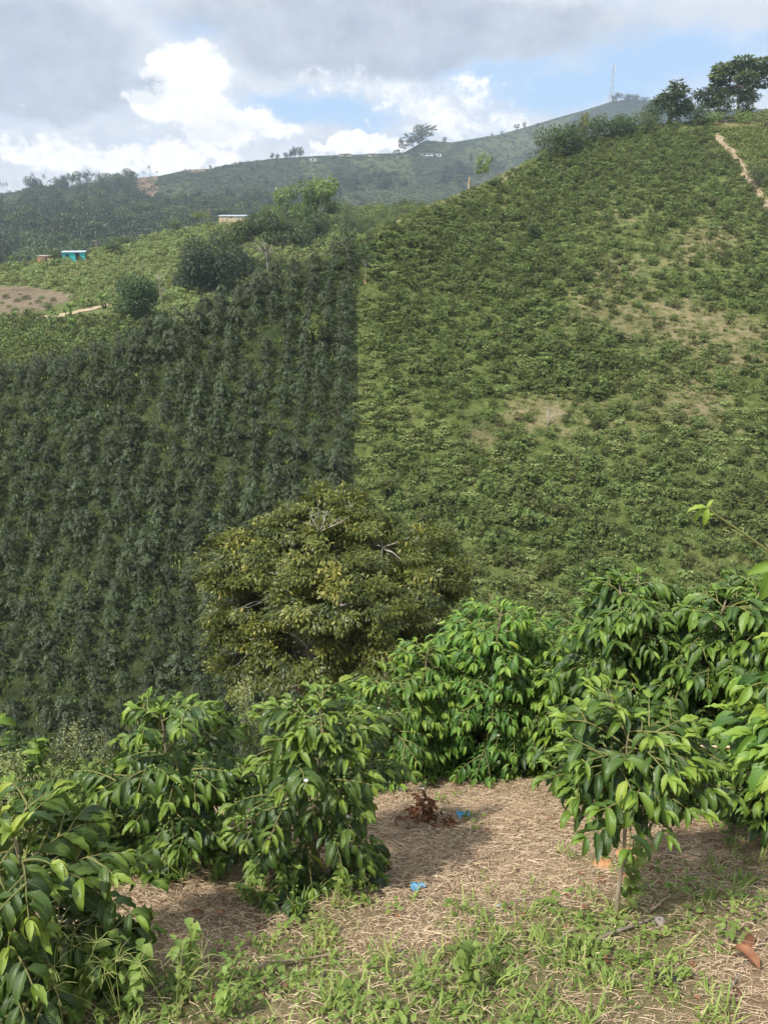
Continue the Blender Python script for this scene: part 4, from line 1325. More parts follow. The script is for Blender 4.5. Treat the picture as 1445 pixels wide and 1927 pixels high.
# bare grey branches poking out at the top left
b0 = at(603, 1000, DT - 1.0) - base
for dx, dy_ in ((-20, -45), (-6, -60), (12, -40), (35, -25), (55, -28), (-35, -18)):
    e = at(603 + dx, 1000 + dy_, DT - 1.1) - base
    m_ = (b0 + e) / 2 + r.normal(0, .05, 3)
    tube(tr, [b0 + [0, .3, -.6], b0, m_, e], [.022, .018, .011, .004], 5, .7, 0, False)
    tube(tr, [m_, m_ + (e - m_) * .6 + r.normal(0, .12, 3)], [.012, .004], 4, .9, 0, False)
for (a, b) in ((480, 1085),):
    s0 = at(a, b, DT - 1.3) - base
    for _ in range(3):
        e = s0 + np.array([r.normal(0, .45), r.normal(0, .2), r.normal(.05, .18)])
        tube(tr, [s0, (s0 + e) / 2 + r.normal(0, .04, 3), e], [.018, .012, .005], 4, .9, 0, False)
tr.build('trunk', M['grey_bark'], root)
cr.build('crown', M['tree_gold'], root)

# ------------------------------------------------------------------ foreground coffee shrubs
LT = [leaf_tpl(9, .165, b, f, w, wf=4.5, ph=ph) for b, f, w, ph in ((.8, .5, .026, 0), (1.1, .6, .03, 1.5), (.5, .45, .03, 3), (1.4, .7, .022, 4))]
PROF = {'cone': interp_line([(0, .85), (.25, 1), (.5, 1), (.75, .85), (.92, .6), (1, .4)]),
        'umbrella': interp_line([(0, .55), (.3, .85), (.5, 1), (.75, .95), (.92, .65), (1, .4)]),
        'dome': interp_line([(0, .8), (.3, 1), (.6, 1), (.85, .8), (1, .5)])}
BERRY = None


def berry_tpl():
    th = np.arange(5) * 2 * np.pi / 5
    V = np.concatenate([[[0, 0, -1]], np.stack([np.cos(th) * .9, np.sin(th) * .9, -.35 + 0 * th], -1), np.stack([np.cos(th + .6) * .9, np.sin(th + .6) * .9, .35 + 0 * th], -1), [[0, 0, 1.]]])
    Q = []
    for i in range(5):
        j = (i + 1) % 5
        Q += [[0, 1 + j, 1 + i], [1 + i, 1 + j, 6 + i], [1 + j, 6 + j, 6 + i], [6 + i, 6 + j, 11]]
    return V, np.array(Q), np.zeros((12, 2))


BT = berry_tpl()


def coffee(label, px, py, ytop, half, prof='cone', clear=.08, leaf=.13, seed=1, mat='coffee', stems=1, fruit=0.0, flowers=0, young=.5, dens=1.0, base=None, H=None, node=.05, extra=None, droop=1.0, lean=(0, 0), zmin=0.0, curl=1.0, hvar=.72, trunk_r=.0135):
    r = np.random.default_rng(seed)
    if base is None:
        base, d = ground_at(px, py)
    else:
        d = proj(base)[2]
    H = height_for(base, ytop) if H is None else H
    Rm = half * d / F
    root = empty('coffee_shrub', base, label, 'coffee shrub', 'coffee shrubs in the foreground')
    trunk, twig, berries, petals = Geo(), Geo(), Geo(), Geo()
    LP, LF, LU, LS, LTn = [], [], [], [], []

    def branch(p0, az, length, e0, curve, hf, lvl=0):
        ns = 9
        t = np.linspace(0, 1, ns)
        e = e0 - curve * t ** 1.2
        dh = np.cos(e); dz = np.sin(e)
        wob = np.cumsum(r.normal(0, .05, ns))
        hx = np.cumsum(dh * np.cos(az + wob)) * length / ns; hy = np.cumsum(dh * np.sin(az + wob)) * length / ns
        hz = np.cumsum(dz) * length / ns
        P = p0 + np.stack([hx, hy, hz], -1) - np.array([hx[0], hy[0], hz[0]])
        wp = P + base
        floor = gz(wp[:, 0], wp[:, 1]) - base[2] + .04
        P[:, 2] = np.maximum(P[:, 2], np.maximum(floor, zmin * H * r.uniform(.85, 1.15)))
        tube(twig, P, np.linspace(.0045, .0018, ns), 4, .3 + .4 * r.random(), 0, False)
        D = norm(np.gradient(P, axis=0))
        if lvl == 0 and length > .16:
            for f2, sg2 in ((.3, 1), (.5, -1), (.68, 1)):
                i2 = int(f2 * (ns - 1))
                branch(P[i2], az + sg2 * r.uniform(.5, 1.0) * (1 if r.random() < .5 else -1), length * r.uniform(.38, .6), e[i2] + r.uniform(-.05, .4), curve * .7, hf, 1)
        sp = .042 / dens
        s0 = max(.05, length * .3 * r.uniform(.5, 1.2))
        L_ = np.arange(s0, length, sp)
        for s in L_:
            f = s / length
            i = min(int(f * (ns - 1)), ns - 2); u = f * (ns - 1) - i
            p = P[i] * (1 - u) + P[i + 1] * u; dd = D[i]
            sd = norm(np.cross(dd, [0, 0, 1.]))
            if r.random() < .12: continue
            for sg in (-1, 1):
                if r.random() < .06: continue
                dn = droop * r.uniform(.25, .8)
                fw = dd * r.uniform(.35, .75) + sd * sg * r.uniform(.55, .95) + np.array([0, 0, -dn])
                LP.append(p); LF.append(fw); LU.append(np.array([0, 0, 1.]) + sd * sg * .25 + r.normal(0, .22, 3))
                size = leaf * .8 * r.uniform(.75, 1.2) * (1 - .35 * max(0, f - .82) / .18)
                LS.append(size)
                yt = max(0, f - .72) / .28
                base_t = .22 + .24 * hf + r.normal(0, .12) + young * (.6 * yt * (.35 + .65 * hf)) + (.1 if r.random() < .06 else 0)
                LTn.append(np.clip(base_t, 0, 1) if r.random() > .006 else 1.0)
            if fruit and f < .75 and r.random() < fruit:
                nb = r.integers(5, 11)
                bp = p + r.normal(0, .011, (nb, 3))
                scatter(berries, BT, basis(rand_unit(nb, r), rand_unit(nb, r)), bp, r.uniform(.0052, .0078, nb), r.random(nb))
            if flowers and r.random() < .014:
                nf = 5
                a = np.arange(nf) * 6.28 / nf
                fv = np.stack([np.cos(a), np.sin(a), .25 + 0 * a], -1)
                scatter(petals, LEAF6, basis(fv, np.tile([0, 0, 1.], (nf, 1))), np.tile(p + [0, 0, .012], (nf, 1)), np.full(nf, .011), .5)
        for k in range(3):
            az2 = r.uniform(0, 6.28)
            fw = D[-1] * 1.0 + np.array([math.cos(az2), math.sin(az2), 0]) * .35 + np.array([0, 0, .25 * hf])
            LP.append(P[-1]); LF.append(fw); LU.append(np.array([0, 0, 1.]) + r.normal(0, .2, 3)); LS.append(leaf * r.uniform(.35, .65)); LTn.append(np.clip(.5 + .45 * young * (.4 + .6 * hf) + r.normal(0, .08), 0, 1))

    for st in range(stems):
        ang = r.uniform(0, 6.28)
        so = np.array([math.cos(ang), math.sin(ang), 0]) * (0 if stems == 1 else .45 * Rm)
        so[2] = gz(base[0] + so[0], base[1] + so[1]) - base[2]
        Hs = (H - so[2]) * (1 if st == 0 else r.uniform(hvar, .99))
        if st == 0 and stems > 1: so[:2] *= .3; so[2] = gz(base[0] + so[0], base[1] + so[1]) - base[2]
        Rs = Rm * (1 if stems == 1 else .66)
        tt = np.linspace(0, 1, 10)
        ln = np.array([lean[0] if stems == 1 else so[0] * .4, lean[1] if stems == 1 else so[1] * .4])
        kink = np.cumsum(r.normal(0, .008, (10, 2)), 0)
        TP = so + np.stack([ln[0] * tt + kink[:, 0] * H, ln[1] * tt + kink[:, 1] * H, -.04 + (Hs * .95 + .04) * tt], -1)
        tube(trunk, TP, trunk_r * (1 - .72 * tt) * (H / 1.0) ** .5, 8, .5)
        nn = max(5, int(Hs * (1 - clear) / node))
        for k in range(nn):
            hf = clear + (1 - clear) * (k + .6) / nn
            p0 = np.array([np.interp(hf * .97, tt, TP[:, c]) for c in range(3)])
            az0 = k * math.pi / 2 + r.normal(0, .35) + (k // 4) * .4
            rel = (hf - clear) / (1 - clear)
            for s in (0, math.pi):
                ln_ = Rs * float(PROF[prof](rel)) * r.uniform(.75, 1.15)
                branch(p0, az0 + s, max(.1, ln_ * 1.12), (.12 + (.75 if prof == 'cone' else .5) * rel) + r.normal(0, .14), (.75 + .4 * r.random()) * curl, rel)
        for k in range(6):
            az2 = r.uniform(0, 6.28)
            LP.append(TP[-1] + [0, 0, r.uniform(-.02, .01)]); LF.append(np.array([math.cos(az2) * .6, math.sin(az2) * .6, .75])); LU.append(np.array([0, 0, 1.]) + r.normal(0, .2, 3)); LS.append(leaf * r.uniform(.4, .75)); LTn.append(np.clip(.55 + .4 * young + r.normal(0, .07), 0, 1))
    if extra:
        extra(branch, TP)
    LP, LF, LU, LS, LTn = map(np.array, (LP, LF, LU, LS, LTn))
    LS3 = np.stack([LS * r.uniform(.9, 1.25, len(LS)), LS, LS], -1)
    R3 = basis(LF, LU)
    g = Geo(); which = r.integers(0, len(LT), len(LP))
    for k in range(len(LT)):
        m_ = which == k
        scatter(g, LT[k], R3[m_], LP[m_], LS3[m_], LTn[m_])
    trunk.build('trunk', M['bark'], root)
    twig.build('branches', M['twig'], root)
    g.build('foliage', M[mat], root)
    if berries.n: berries.build('fruit', M['berry'], root)
    if petals.n: petals.build('blossom', M['flower'], root)
    return root


coffee('nearest big-leaved coffee shrub at the lower left edge above leafy weeds', 85, 1850, 1550, 200, 'dome', .08, .125, 1, young=.8, dens=1.15, node=.042)
coffee('dark coffee shrub behind pale flowering weeds at the left edge', 25, 1640, 1372, 105, 'dome', .05, .12, 2, young=.75, dens=1.1)
coffee('coffee shrub with drooping tips directly left of the fruiting one', 345, 1610, 1320, 150, 'dome', .1, .12, 3, young=.6, dens=1.1, fruit=.2)
coffee('fruiting coffee shrub with bare lower trunk and blossoms beside the straw', 597, 1640, 1300, 165, 'cone', .06, .12, 4, young=.55, fruit=.55, flowers=1, dens=1.05)
coffee('light green leaning coffee shrub behind the fruiting one', 730, 1470, 1250, 95, 'dome', .05, .115, 5, 'coffee_light', young=.7, flowers=1, dens=1.1)
coffee('broad pale green coffee shrub behind the straw clearing', 925, 1450, 1118, 150, 'dome', .03, .115, 6, 'coffee_light', stems=3, young=.55, fruit=.25, flowers=1, dens=1.25)
coffee('low pale coffee shrub at the left of the broad pale one', 800, 1450, 1205, 90, 'dome', .03, .11, 7, 'coffee_light', young=.6, dens=1.25)
coffee('darker green coffee shrub between the broad pale one and the glossy dark one', 1035, 1450, 1190, 100, 'dome', .03, .12, 8, 'coffee', young=.75, dens=1.2)
coffee('tall glossy dark coffee shrub loaded with green fruit, behind the small clean-stemmed one', 1235, 1490, 1066, 175, 'dome', .05, .135, 9, 'coffee', stems=4, young=.25, fruit=.5, dens=1.15, hvar=.94)
coffee('small umbrella-shaped coffee shrub on a clean bare trunk', 1160, 1722, 1330, 165, 'umbrella', .56, .12, 10, young=.75, dens=1.0, lean=(-.03, .0), zmin=.72, curl=.65, node=.031, trunk_r=.0105)
coffee('dense coffee shrub at the right edge below the yellow green branches', 1415, 1590, 1300, 110, 'dome', .12, .125, 12, 'coffee', stems=2, young=.7, dens=1.1, zmin=.28)
coffee('dark coffee shrub filling the gap behind the right edge', 1370, 1520, 1180, 110, 'dome', .05, .14, 13, 'coffee', young=.5, fruit=.4, dens=1.1)


def long_twig(branch, TP):
    pass


bH = at(1520, 1560, 2.3); bH[2] = gz(bH[0], bH[1])
HH = height_for(bH, 1050)
roott = coffee('tall yellow green coffee shrub leaning in from the right edge', 0, 0, 0, 130, 'dome', .25, .15, 14, 'coffee_light', young=.9, base=bH, H=HH, dens=.9, zmin=.55)
# long shoot reaching over from the right with two leaf pairs at its tip
g = Geo(); gl = Geo()
P0 = at(1470, 1055, 2.05); P1 = at(1400, 1005, 2.0); P2 = at(1345, 968, 1.97); P3 = at(1330, 955, 1.96)
P0b = at(1545, 1120, 2.15); P0c = bH + np.array([0, 0, HH * .75])
tube(g, np.array([P0c, P0b, P0, P1, P2, P3]) - bH, [.006, .005, .004, .0032, .0026, .002], 6, .8)
fw = np.array([[-1, 0, -.05], [-.5, .2, -.75], [-.15, -.3, -.9], [.3, .1, .5], [-.7, -.4, .1]])
scatter(gl, LT[0], basis(fw, np.array([[0, -.3, 1]] * 5, float)), np.array([P3, P3, P3, P3, P2]) - bH, np.array([.055, .06, .055, .03, .03]), np.array([.86, .82, .8, .9, .9]))
fw = np.array([[-.3, 0, -1], [.2, -.4, -.8], [-.6, .2, -.4], [.5, 0, -.6], [-.2, -.3, .6], [-.1, 0, -1], [.3, 0, -.9]])
scatter(gl, LT[2], basis(fw, np.array([[-.3, -.8, .5]] * 7, float)), np.array([P0] * 5 + [P0 + [.02, 0, -.03]] * 2) - bH, np.array([.14, .15, .1, .1, .08, .13, .12]), np.array([.62, .55, .7, .6, .85, .66, .6]))
g.build('branches', M['twig'], roott); gl.build('foliage', M['coffee_light'], roott)

# ------------------------------------------------------------------ weeds and flowers
def flowering(label, px, py, ytop, half, seed, base=None):
    r = np.random.default_rng(seed)
    if base is None: base, d = ground_at(px, py)
    else: d = proj(base)[2]
    H = height_for(base, ytop); Rm = half * d / F
    root = empty('flowering_weed', base, label, 'weed', 'pale flowering weeds')
    st, lf, fl = Geo(), Geo(), Geo()
    tube(st, [[0, 0, -.03], [r.normal(0, .02), 0, H * .5], [r.normal(0, .03), 0, H]], [.006, .004, .0015], 5, .6)
    for k in range(30):
        h = r.uniform(.25, 1.0); a = r.uniform(0, 6.28)
        l = Rm * (1.15 - .9 * h) * r.uniform(.6, 1.2) + .02
        p0 = np.array([0, 0, H * h]); e = p0 + np.array([math.cos(a), math.sin(a), 1.1]) * l * .75
        tube(st, [p0, (p0 + e) / 2 + [0, 0, -.01], e], [.0025, .0018, .0008], 3, .7, 0, False)
        n = 34
        t = r.uniform(.35, 1.1, n)
        p = p0 + (e - p0) * t[:, None] + r.normal(0, .018, (n, 3))
        scatter(fl, LEAF6, basis(rand_unit(n, r) + [0, 0, .5], rand_unit(n, r)), p, r.uniform(.008, .017, n), np.clip(r.normal(.55, .25, n), 0, 1))
        if h < .8:
            scatter(lf, LT[0], basis(np.array([[math.cos(a), math.sin(a), -.1]]), np.array([[0, 0, 1.]])), p0[None], np.array([r.uniform(.04, .08)]), np.array([.6]))
    st.build('stem', M['twig'], root); lf.build('leaves', M['weed'], root); fl.build('flower_heads', M['fluff'], root)


flowering('tall pale plume-like weed rising between the two middle coffee shrubs', 478, 1560, 1275, 26, 21)
flowering('pale fluffy weed left of the drooping coffee shrub, the tallest of its clump', 175, 1600, 1370, 42, 22)
flowering('pale fluffy weed nearest the drooping coffee shrub in the left clump', 222, 1590, 1385, 34, 23)
flowering('pale fluffy weed in the middle of the left clump with the widest head', 140, 1610, 1420, 40, 24)
flowering('cream-headed weed in front of the dark left edge shrub', 75, 1660, 1420, 38, 25)
flowering('short cream-headed weed close above the nearest shrub', 110, 1680, 1480, 34, 26)
flowering('yellowish seed head weed at the left edge below the dark shrub', 25, 1690, 1470, 26, 27)

OV = leaf_tpl(6, .34, .5, .25, .01, ovate=.8)
def leafy_weed(label, px, py, ytop, half, leaf, seed, group='leafy weeds at the lower left'):
    r = np.random.default_rng(seed)
    base, d = ground_at(px, py)
    H = height_for(base, ytop); Rm = half * d / F
    root = empty('leafy_weed', base, label, 'weed', group)
    st, lf = Geo(), Geo()
    for s in range(3):
        a = r.uniform(0, 6.28)
        e = np.array([math.cos(a) * Rm * .6, math.sin(a) * Rm * .6, H * r.uniform(.75, 1)])
        m_ = e * .5 + [0, 0, H * .1]
        tube(st, [[0, 0, -.02], m_, e], [.004, .003, .0015], 5, .6)
        for t in np.linspace(.2, 1, 8):
            p = (2 * (1 - t) * t * m_ + t * t * e)
            for sg in (0, math.pi):
                aa = t * 9 + sg + r.normal(0, .3)
                scatter(lf, OV, basis(np.array([[math.cos(aa), math.sin(aa), r.uniform(-.5, .3)]]), np.array([[0, 0, 1.]]) + r.normal(0, .25, (1, 3))), p[None], np.array([leaf * r.uniform(.6, 1.1)]), np.array([np.clip(r.normal(.5, .18), 0, 1)]))
    st.build('stem', M['twig'], root); lf.build('leaves', M['weed'], root)


for i, (a, b, t, hw, lf, lb) in enumerate([
    (350, 1880, 1735, 50, .04, 'tallest leafy weed with pointed leaves right of the nearest shrub'), (250, 1905, 1785, 60, .045, 'broad-leaved weed under the nearest shrub, centre of the clump'),
    (150, 1915, 1790, 70, .055, 'broad-leaved weed in front of the nearest shrub trunk'), (60, 1900, 1740, 60, .06, 'leafy weed with large pale leaves at the left edge'),
    (20, 1860, 1640, 40, .05, 'upright leafy weed growing along the left picture edge'), (420, 1915, 1830, 50, .035, 'leafy weed at the bottom between straw and the left clump'),
    (540, 1690, 1600, 46, .04, 'leafy weed sprouting under the fruiting coffee shrub'), (470, 1700, 1640, 40, .035, 'low weed on the straw in front of the fruiting coffee shrub'),
    (645, 1690, 1640, 30, .035, 'small round-leaved weed right of the fruiting shrub trunk'), (335, 1600, 1560, 50, .05, 'low broad-leaved weed under the drooping coffee shrub'),
    (1180, 1720, 1570, 18, .05, 'leafy shoot climbing the bare trunk of the umbrella shrub'),
    (890, 1880, 1800, 60, .04, 'bushy weed in the bottom middle grass')]):
    leafy_weed(lb, a, b, t, hw, lf, 50 + i, 'leafy weeds in the foreground')

def weed_geo(seed):
    r = np.random.default_rng(seed); g = Geo()
    for s in range(4):
        a = r.uniform(0, 6.28); e = np.array([math.cos(a) * .3, math.sin(a) * .3, r.uniform(.6, 1)]); m_ = e * .5 + [0, 0, .1]
        tube(g, [[0, 0, -.1], m_, e], [.014, .01, .004], 4, .4)
        t = np.repeat(np.linspace(.15, 1, 10), 2); n = len(t)
        p = 2 * ((1 - t) * t)[:, None] * m_ + (t * t)[:, None] * e
        aa = t * 9 + np.tile([0, math.pi], 10) + r.normal(0, .3, n)
        scatter(g, OV, basis(np.stack([np.cos(aa), np.sin(aa), r.uniform(-.5, .3, n)], -1), np.array([0, 0, 1.]) + r.normal(0, .25, (n, 3))), p, r.uniform(.16, .3, n), np.clip(r.normal(.5, .18, n), 0, 1))
    return g


wp = [proto('bank_weed', weed_geo(800 + k), M['weed']) for k in range(4)]
r = np.random.default_rng(15)
X = r.uniform(-4, 3.5, 6000); Y = r.uniform(2.4, 6.5, 6000); P = np.stack([X, Y, gz(X, Y)], -1)
px, py, d = proj(P)
dens_ = gblob(px, py, 130, 1560, 170, 90, .5) + gblob(px, py, 330, 1500, 140, 60, .4) + gblob(px, py, 60, 1440, 260, 60, .6) + gblob(px, py, 330, 1400, 300, 40, .8) + gblob(px, py, 650, 1420, 120, 30, .8) + gblob(px, py, 1100, 1410, 300, 25, .5) + gblob(px, py, 700, 1360, 900, 40, .6)
P = P[r.random(len(P)) < dens_]
n = len(P); s = r.uniform(.08, .24, n)
gn_scatter('bank_weeds', wp, P, np.stack([0 * s, 0 * s, r.uniform(0, 6.28, n)], -1), np.stack([s, s, s], -1), r.integers(0, 4, n), 'tangle of broad-leaved weeds along the outer edge of the bank')

# grass and weed cover, straw
def sample_ground(n, pred, ylo=.7, yhi=6.0, xw=3.6, r=rng):
    X = r.uniform(-xw, xw, n); Y = r.uniform(ylo, yhi, n)
    Z = gz(X, Y)
    P = np.stack([X, Y, Z], -1)
    px, py, d = proj(P)
    k = (d > .3) & (px > -900) & (px < 2500) & (py < 2400)
    k &= pred(np.clip(px, 0, 1445), np.clip(py, 0, 1927), X, Y)
    return P[k], px[k], py[k]


r = np.random.default_rng(5)
P, px, py = sample_ground(16000, lambda a, b, x, y: r.random(len(a)) < np.clip(greenness(a, b) * (.75 + .9 * noise2(x, y, 5.0)), 0, 1) * .85, r=r)
n = len(P)
g = Geo()
for j in range(n):
    m_ = r.integers(5, 13)
    h = r.uniform(.025, .085) * (1.5 if r.random() < .12 else 1)
    for _ in range(m_):
        a = r.uniform(0, 6.28); l = h * r.uniform(.5, 1.2); b = r.uniform(.2, 1.1)
        o = P[j] + [r.normal(0, .012), r.normal(0, .012), -.004]
        dr = np.array([math.cos(a), math.sin(a), 0]); sd = np.array([-math.sin(a), math.cos(a), 0])
        t = np.array([0, .4, .75, 1.0])
        c = o + dr * (b * l * t ** 1.8)[:, None] + np.array([0, 0, 1]) * (l * (t - .4 * b * t ** 2))[:, None]
        ww = r.uniform(.0014, .0034) * np.array([.8, 1, .7, .08])
        g.add(np.concatenate([c - sd * ww[:, None], c + sd * ww[:, None]]), [[q, q + 1, q + 5, q + 4] for q in range(3)], np.clip(r.normal(.5, .22), 0, 1))
tag(g.build('grass', M['grass']), 'short fresh green grass tufts coming through the straw', kind='stuff')

P, px, py = sample_ground(20000, lambda a, b, x, y: r.random(len(a)) < np.clip(greenness(a, b) * (.75 + .9 * noise2(x + 3, y, 4.0)) + .015, 0, 1) * .5, r=r)
g = Geo(); n = len(P)
m_ = 7
Pk = np.repeat(P, m_, 0); K = len(Pk)
a = r.uniform(0, 6.28, K); hh = np.repeat(r.uniform(.008, .06, n), m_) * r.uniform(.4, 1, K)
off = np.stack([np.cos(a), np.sin(a), 0 * a], -1) * r.uniform(.003, .022, K)[:, None]
pp = Pk + off; pp[:, 2] += hh
fw = np.stack([np.cos(a), np.sin(a), r.uniform(-.4, .3, K)], -1)
scatter(g, leaf_tpl(4, .33, .5, .25, .0, cols=(-1, 0, 1), ovate=.6), basis(fw, np.array([0, 0, 1.]) + r.normal(0, .25, (K, 3))), pp, np.repeat(r.uniform(.012, .032, n), m_), np.clip(np.repeat(r.normal(.5, .15, n), m_) + r.normal(0, .1, K), 0, 1))
tag(g.build('ground_weeds', M['weed']), 'low broad-leaved weeds carpeting the ground', kind='stuff')

P, px, py = sample_ground(260000, lambda a, b, x, y: r.random(len(a)) < .75 - .5 * np.clip(greenness(a, b), 0, 1), .7, 5.2, r=r)
n = len(P)
a = r.uniform(0, np.pi * 2, n); l = r.gamma(1.6, .018, n) + .008
dr = np.stack([np.cos(a), np.sin(a) * .9, -np.sin(a) * .45 + r.normal(0, .1, n)], -1)
dr = norm(dr)
sd = norm(np.cross(dr, [0, 0, 1.])); c0 = P + np.array([0, 0, 1]) * r.uniform(.001, .02, n)[:, None]
w = r.uniform(.0003, .0008, n) * np.where(r.random(n) < .06, 1.9, 1)
bend = r.normal(0, .05, n)
pts3 = [c0 + dr * (l * (t - .5))[:, None] + sd * (bend * l * (t - .5) ** 2 * 4)[:, None] + np.array([0, 0, 1]) * (.006 * (1 - (2 * t - 1) ** 2)) for t in (0, .35, .7, 1)]
V = np.stack([q + s * sd * w[:, None] + np.array([0, 0, .6]) * (w[:, None] * (s == 0)) for q in pts3 for s in (-1, 1)], 1)
Q = np.array([[0, 1, 3, 2], [2, 3, 5, 4], [4, 5, 7, 6]])
QQ = (Q[None] + (np.arange(n) * 8)[:, None, None]).reshape(-1, 4)
g = Geo(); g.add(V.reshape(-1, 3), QQ, np.repeat(np.clip(r.normal(.46, .28, n), 0, 1), 8))
tag(g.build('straw_mulch', M['straw']), 'dry brown straw mulch strewn over the bare ground', kind='stuff')

P, px, py = sample_ground(5200, lambda a, b, x, y: r.random(len(a)) < .18 + .25 * (noise2(x, y, 3.0) > .3), .8, 5.0, r=r)
n = len(P); g = Geo()
scatter(g, leaf_tpl(4, .22, 1.2, .6, .03, cols=(-1, 0, 1)), basis(np.stack([r.normal(size=n), r.normal(size=n), r.normal(0, .25, n)], -1), np.array([0, 0, 1.]) + r.normal(0, .4, (n, 3))), P + [0, 0, .008], r.uniform(.012, .045, n), np.clip(r.normal(.5, .3, n), 0, 1))
tag(g.build('leaf_litter', M['dry_leaf']), 'broken brown leaf litter lying among the straw', kind='stuff')

# wispy seed grass at the lower left
for i, (a, b, t) in enumerate([(60, 1925, 1800), (130, 1930, 1770), (230, 1930, 1820), (330, 1930, 1810), (20, 1920, 1700)]):
    base, d = ground_at(a, min(b, 1926)); H = height_for(base, t)
    r2 = np.random.default_rng(90 + i)
    g = Geo()
    for s in range(4):
        e = np.array([r2.normal(0, .06), r2.normal(0, .04), H * r2.uniform(.8, 1.05)])
        tube(g, [[0, 0, -.01], e * .5 + [0, 0, .02], e], [.0015, .0012, .0008], 3, .8, 0, False)
        for q in range(7):
            a2 = r2.uniform(0, 6.28)
            f = e + np.array([math.cos(a2) * .06, math.sin(a2) * .06, r2.uniform(-.01, .035)])
            tube(g, [e, (e + f) / 2 + [0, 0, .012], f], [.0009, .0009, .0005], 3, .85, 0, False)
    o = g.build('seed_grass', M['grass']); o.location = base
    tag(o, 'wispy grass with thin radiating seed spikes among the lower left weeds', 'grass', 'wispy seed grasses at the lower left')

# ------------------------------------------------------------------ small things on the ground
def scrap(name, px, py, wpx, mat, label, cat, seed):
    r = np.random.default_rng(seed)
    base, d = ground_at(px, py)
    s = wpx * d / F / 2
    g = Geo()
    nu = 9
    U, Vv = np.meshgrid(np.linspace(-1, 1, nu), np.linspace(-1, 1, nu))
    X = U * s * (1 - .25 * Vv * Vv); Y = Vv * s * .8 * (1 - .3 * U)
    Z = s * (.25 + .3 * np.sin(U * 3 + r.uniform(0, 6)) * np.cos(Vv * 2.5 + r.uniform(0, 6)) + .12 * r.normal(size=U.shape)) - .451 * Y
    for zz in (0, .002):
        pass
    V = np.stack([X, Y, Z + .005], -1).reshape(-1, 3)
    Q = [[i * nu + j, i * nu + j + 1, (i + 1) * nu + j + 1, (i + 1) * nu + j] for i in range(nu - 1) for j in range(nu - 1)]
    g.add(V, Q, r.uniform(.35, .65, len(V)))
    o = g.build(name, M[mat]); o.location = base; o.rotation_euler = (0, 0, 0)
    md = o.modifiers.new('thickness', 'SOLIDIFY'); md.thickness = .0012
    tag(o, label, cat)


scrap('plastic_scrap', 787, 1671, 30, 'blue', 'crumpled blue plastic scrap on bare straw in front of the fruiting shrub', 'plastic scrap', 1)
scrap('plastic_scrap', 872, 1535, 26, 'blue', 'crumpled blue plastic scrap beside the heap of dead leaves', 'plastic scrap', 2)
scrap('plastic_scrap', 752, 1487, 14, 'blue', 'tiny blue plastic bit behind the fruiting shrub tips', 'plastic scrap', 3)
scrap('plastic_scrap', 793, 1487, 12, 'palewrap', 'tiny pale plastic bit far back on the straw', 'plastic scrap', 4)
scrap('plastic_scrap', 937, 1706, 10, 'palewrap', 'tiny whitish plastic bit in the grass left of the bare trunk', 'plastic scrap', 5)
scrap('plastic_bag', 1255, 1848, 44, 'black', 'crumpled black plastic bag at the bottom right', 'plastic bag', 6)


def clod(px, py, wpx, hpx, mat, label, name, cat, seed):
    r = np.random.default_rng(seed)
    base, d = ground_at(px, py)
    s = wpx * d / F / 2; h = hpx * d / F
    th = np.linspace(0, 2 * np.pi, 13)[:-1]; ph = np.linspace(-.25, .5 * np.pi, 6)
    V = []
    for q in ph:
        for t in th:
            k = 1 + r.normal(0, .12)
            V.append([s * math.cos(q) * math.cos(t) * k, s * .8 * math.cos(q) * math.sin(t) * k, h * math.sin(q) * k])
    Q = [[i * 12 + j, i * 12 + (j + 1) % 12, (i + 1) * 12 + (j + 1) % 12, (i + 1) * 12 + j] for i in range(5) for j in range(12)]
    g = Geo(); g.add(V, Q); o = g.build(name, M[mat]); o.location = base
    tag(o, label, cat)


clod(1178, 1612, 42, 18, 'orange_soil', 'larger orange soil clod just right of the bare trunk', 'soil_clod', 'soil clod', 1)
clod(1135, 1627, 40, 10, 'orange_soil', 'flat orange soil clod left of the bare trunk', 'soil_clod', 'soil clod', 2)
clod(1172, 1652, 24, 10, 'orange_soil', 'small orange soil clod close behind the bare trunk', 'soil_clod', 'soil clod', 3)
clod(1238, 1737, 24, 14, 'stone', 'pale stone in the grass right of the bare trunk', 'stone', 'stone', 4)
clod(757, 1796, 16, 10, 'stone_dark', 'small dark stone on the straw at lower middle', 'stone', 'stone', 5)


def leaf_heap(px, py, wpx, hpx, n, size, label, name, cat, seed, green=0):
    r = np.random.default_rng(seed)
    base, d = ground_at(px, py)
    w = wpx * d / F / 2; h = hpx * d / F
    g = Geo()
    u = r.normal(0, .45, (n, 2)); u[:, 1] *= .7
    z = h * np.exp(-(u ** 2).sum(-1) * 2.5) * r.random(n)
    P = np.stack([u[:, 0] * w, u[:, 1] * w, z - .451 * u[:, 1] * w + .008], -1)
    scatter(g, LT[3], basis(rand_unit(n, r) * [1, 1, .5], rand_unit(n, r) + [0, 0, .6]), P, size * r.uniform(.7, 1.2, n), np.clip(r.normal(.5, .25, n), 0, 1))
    o = g.build(name, M['dry_leaf']); o.location = base; tag(o, label, cat)


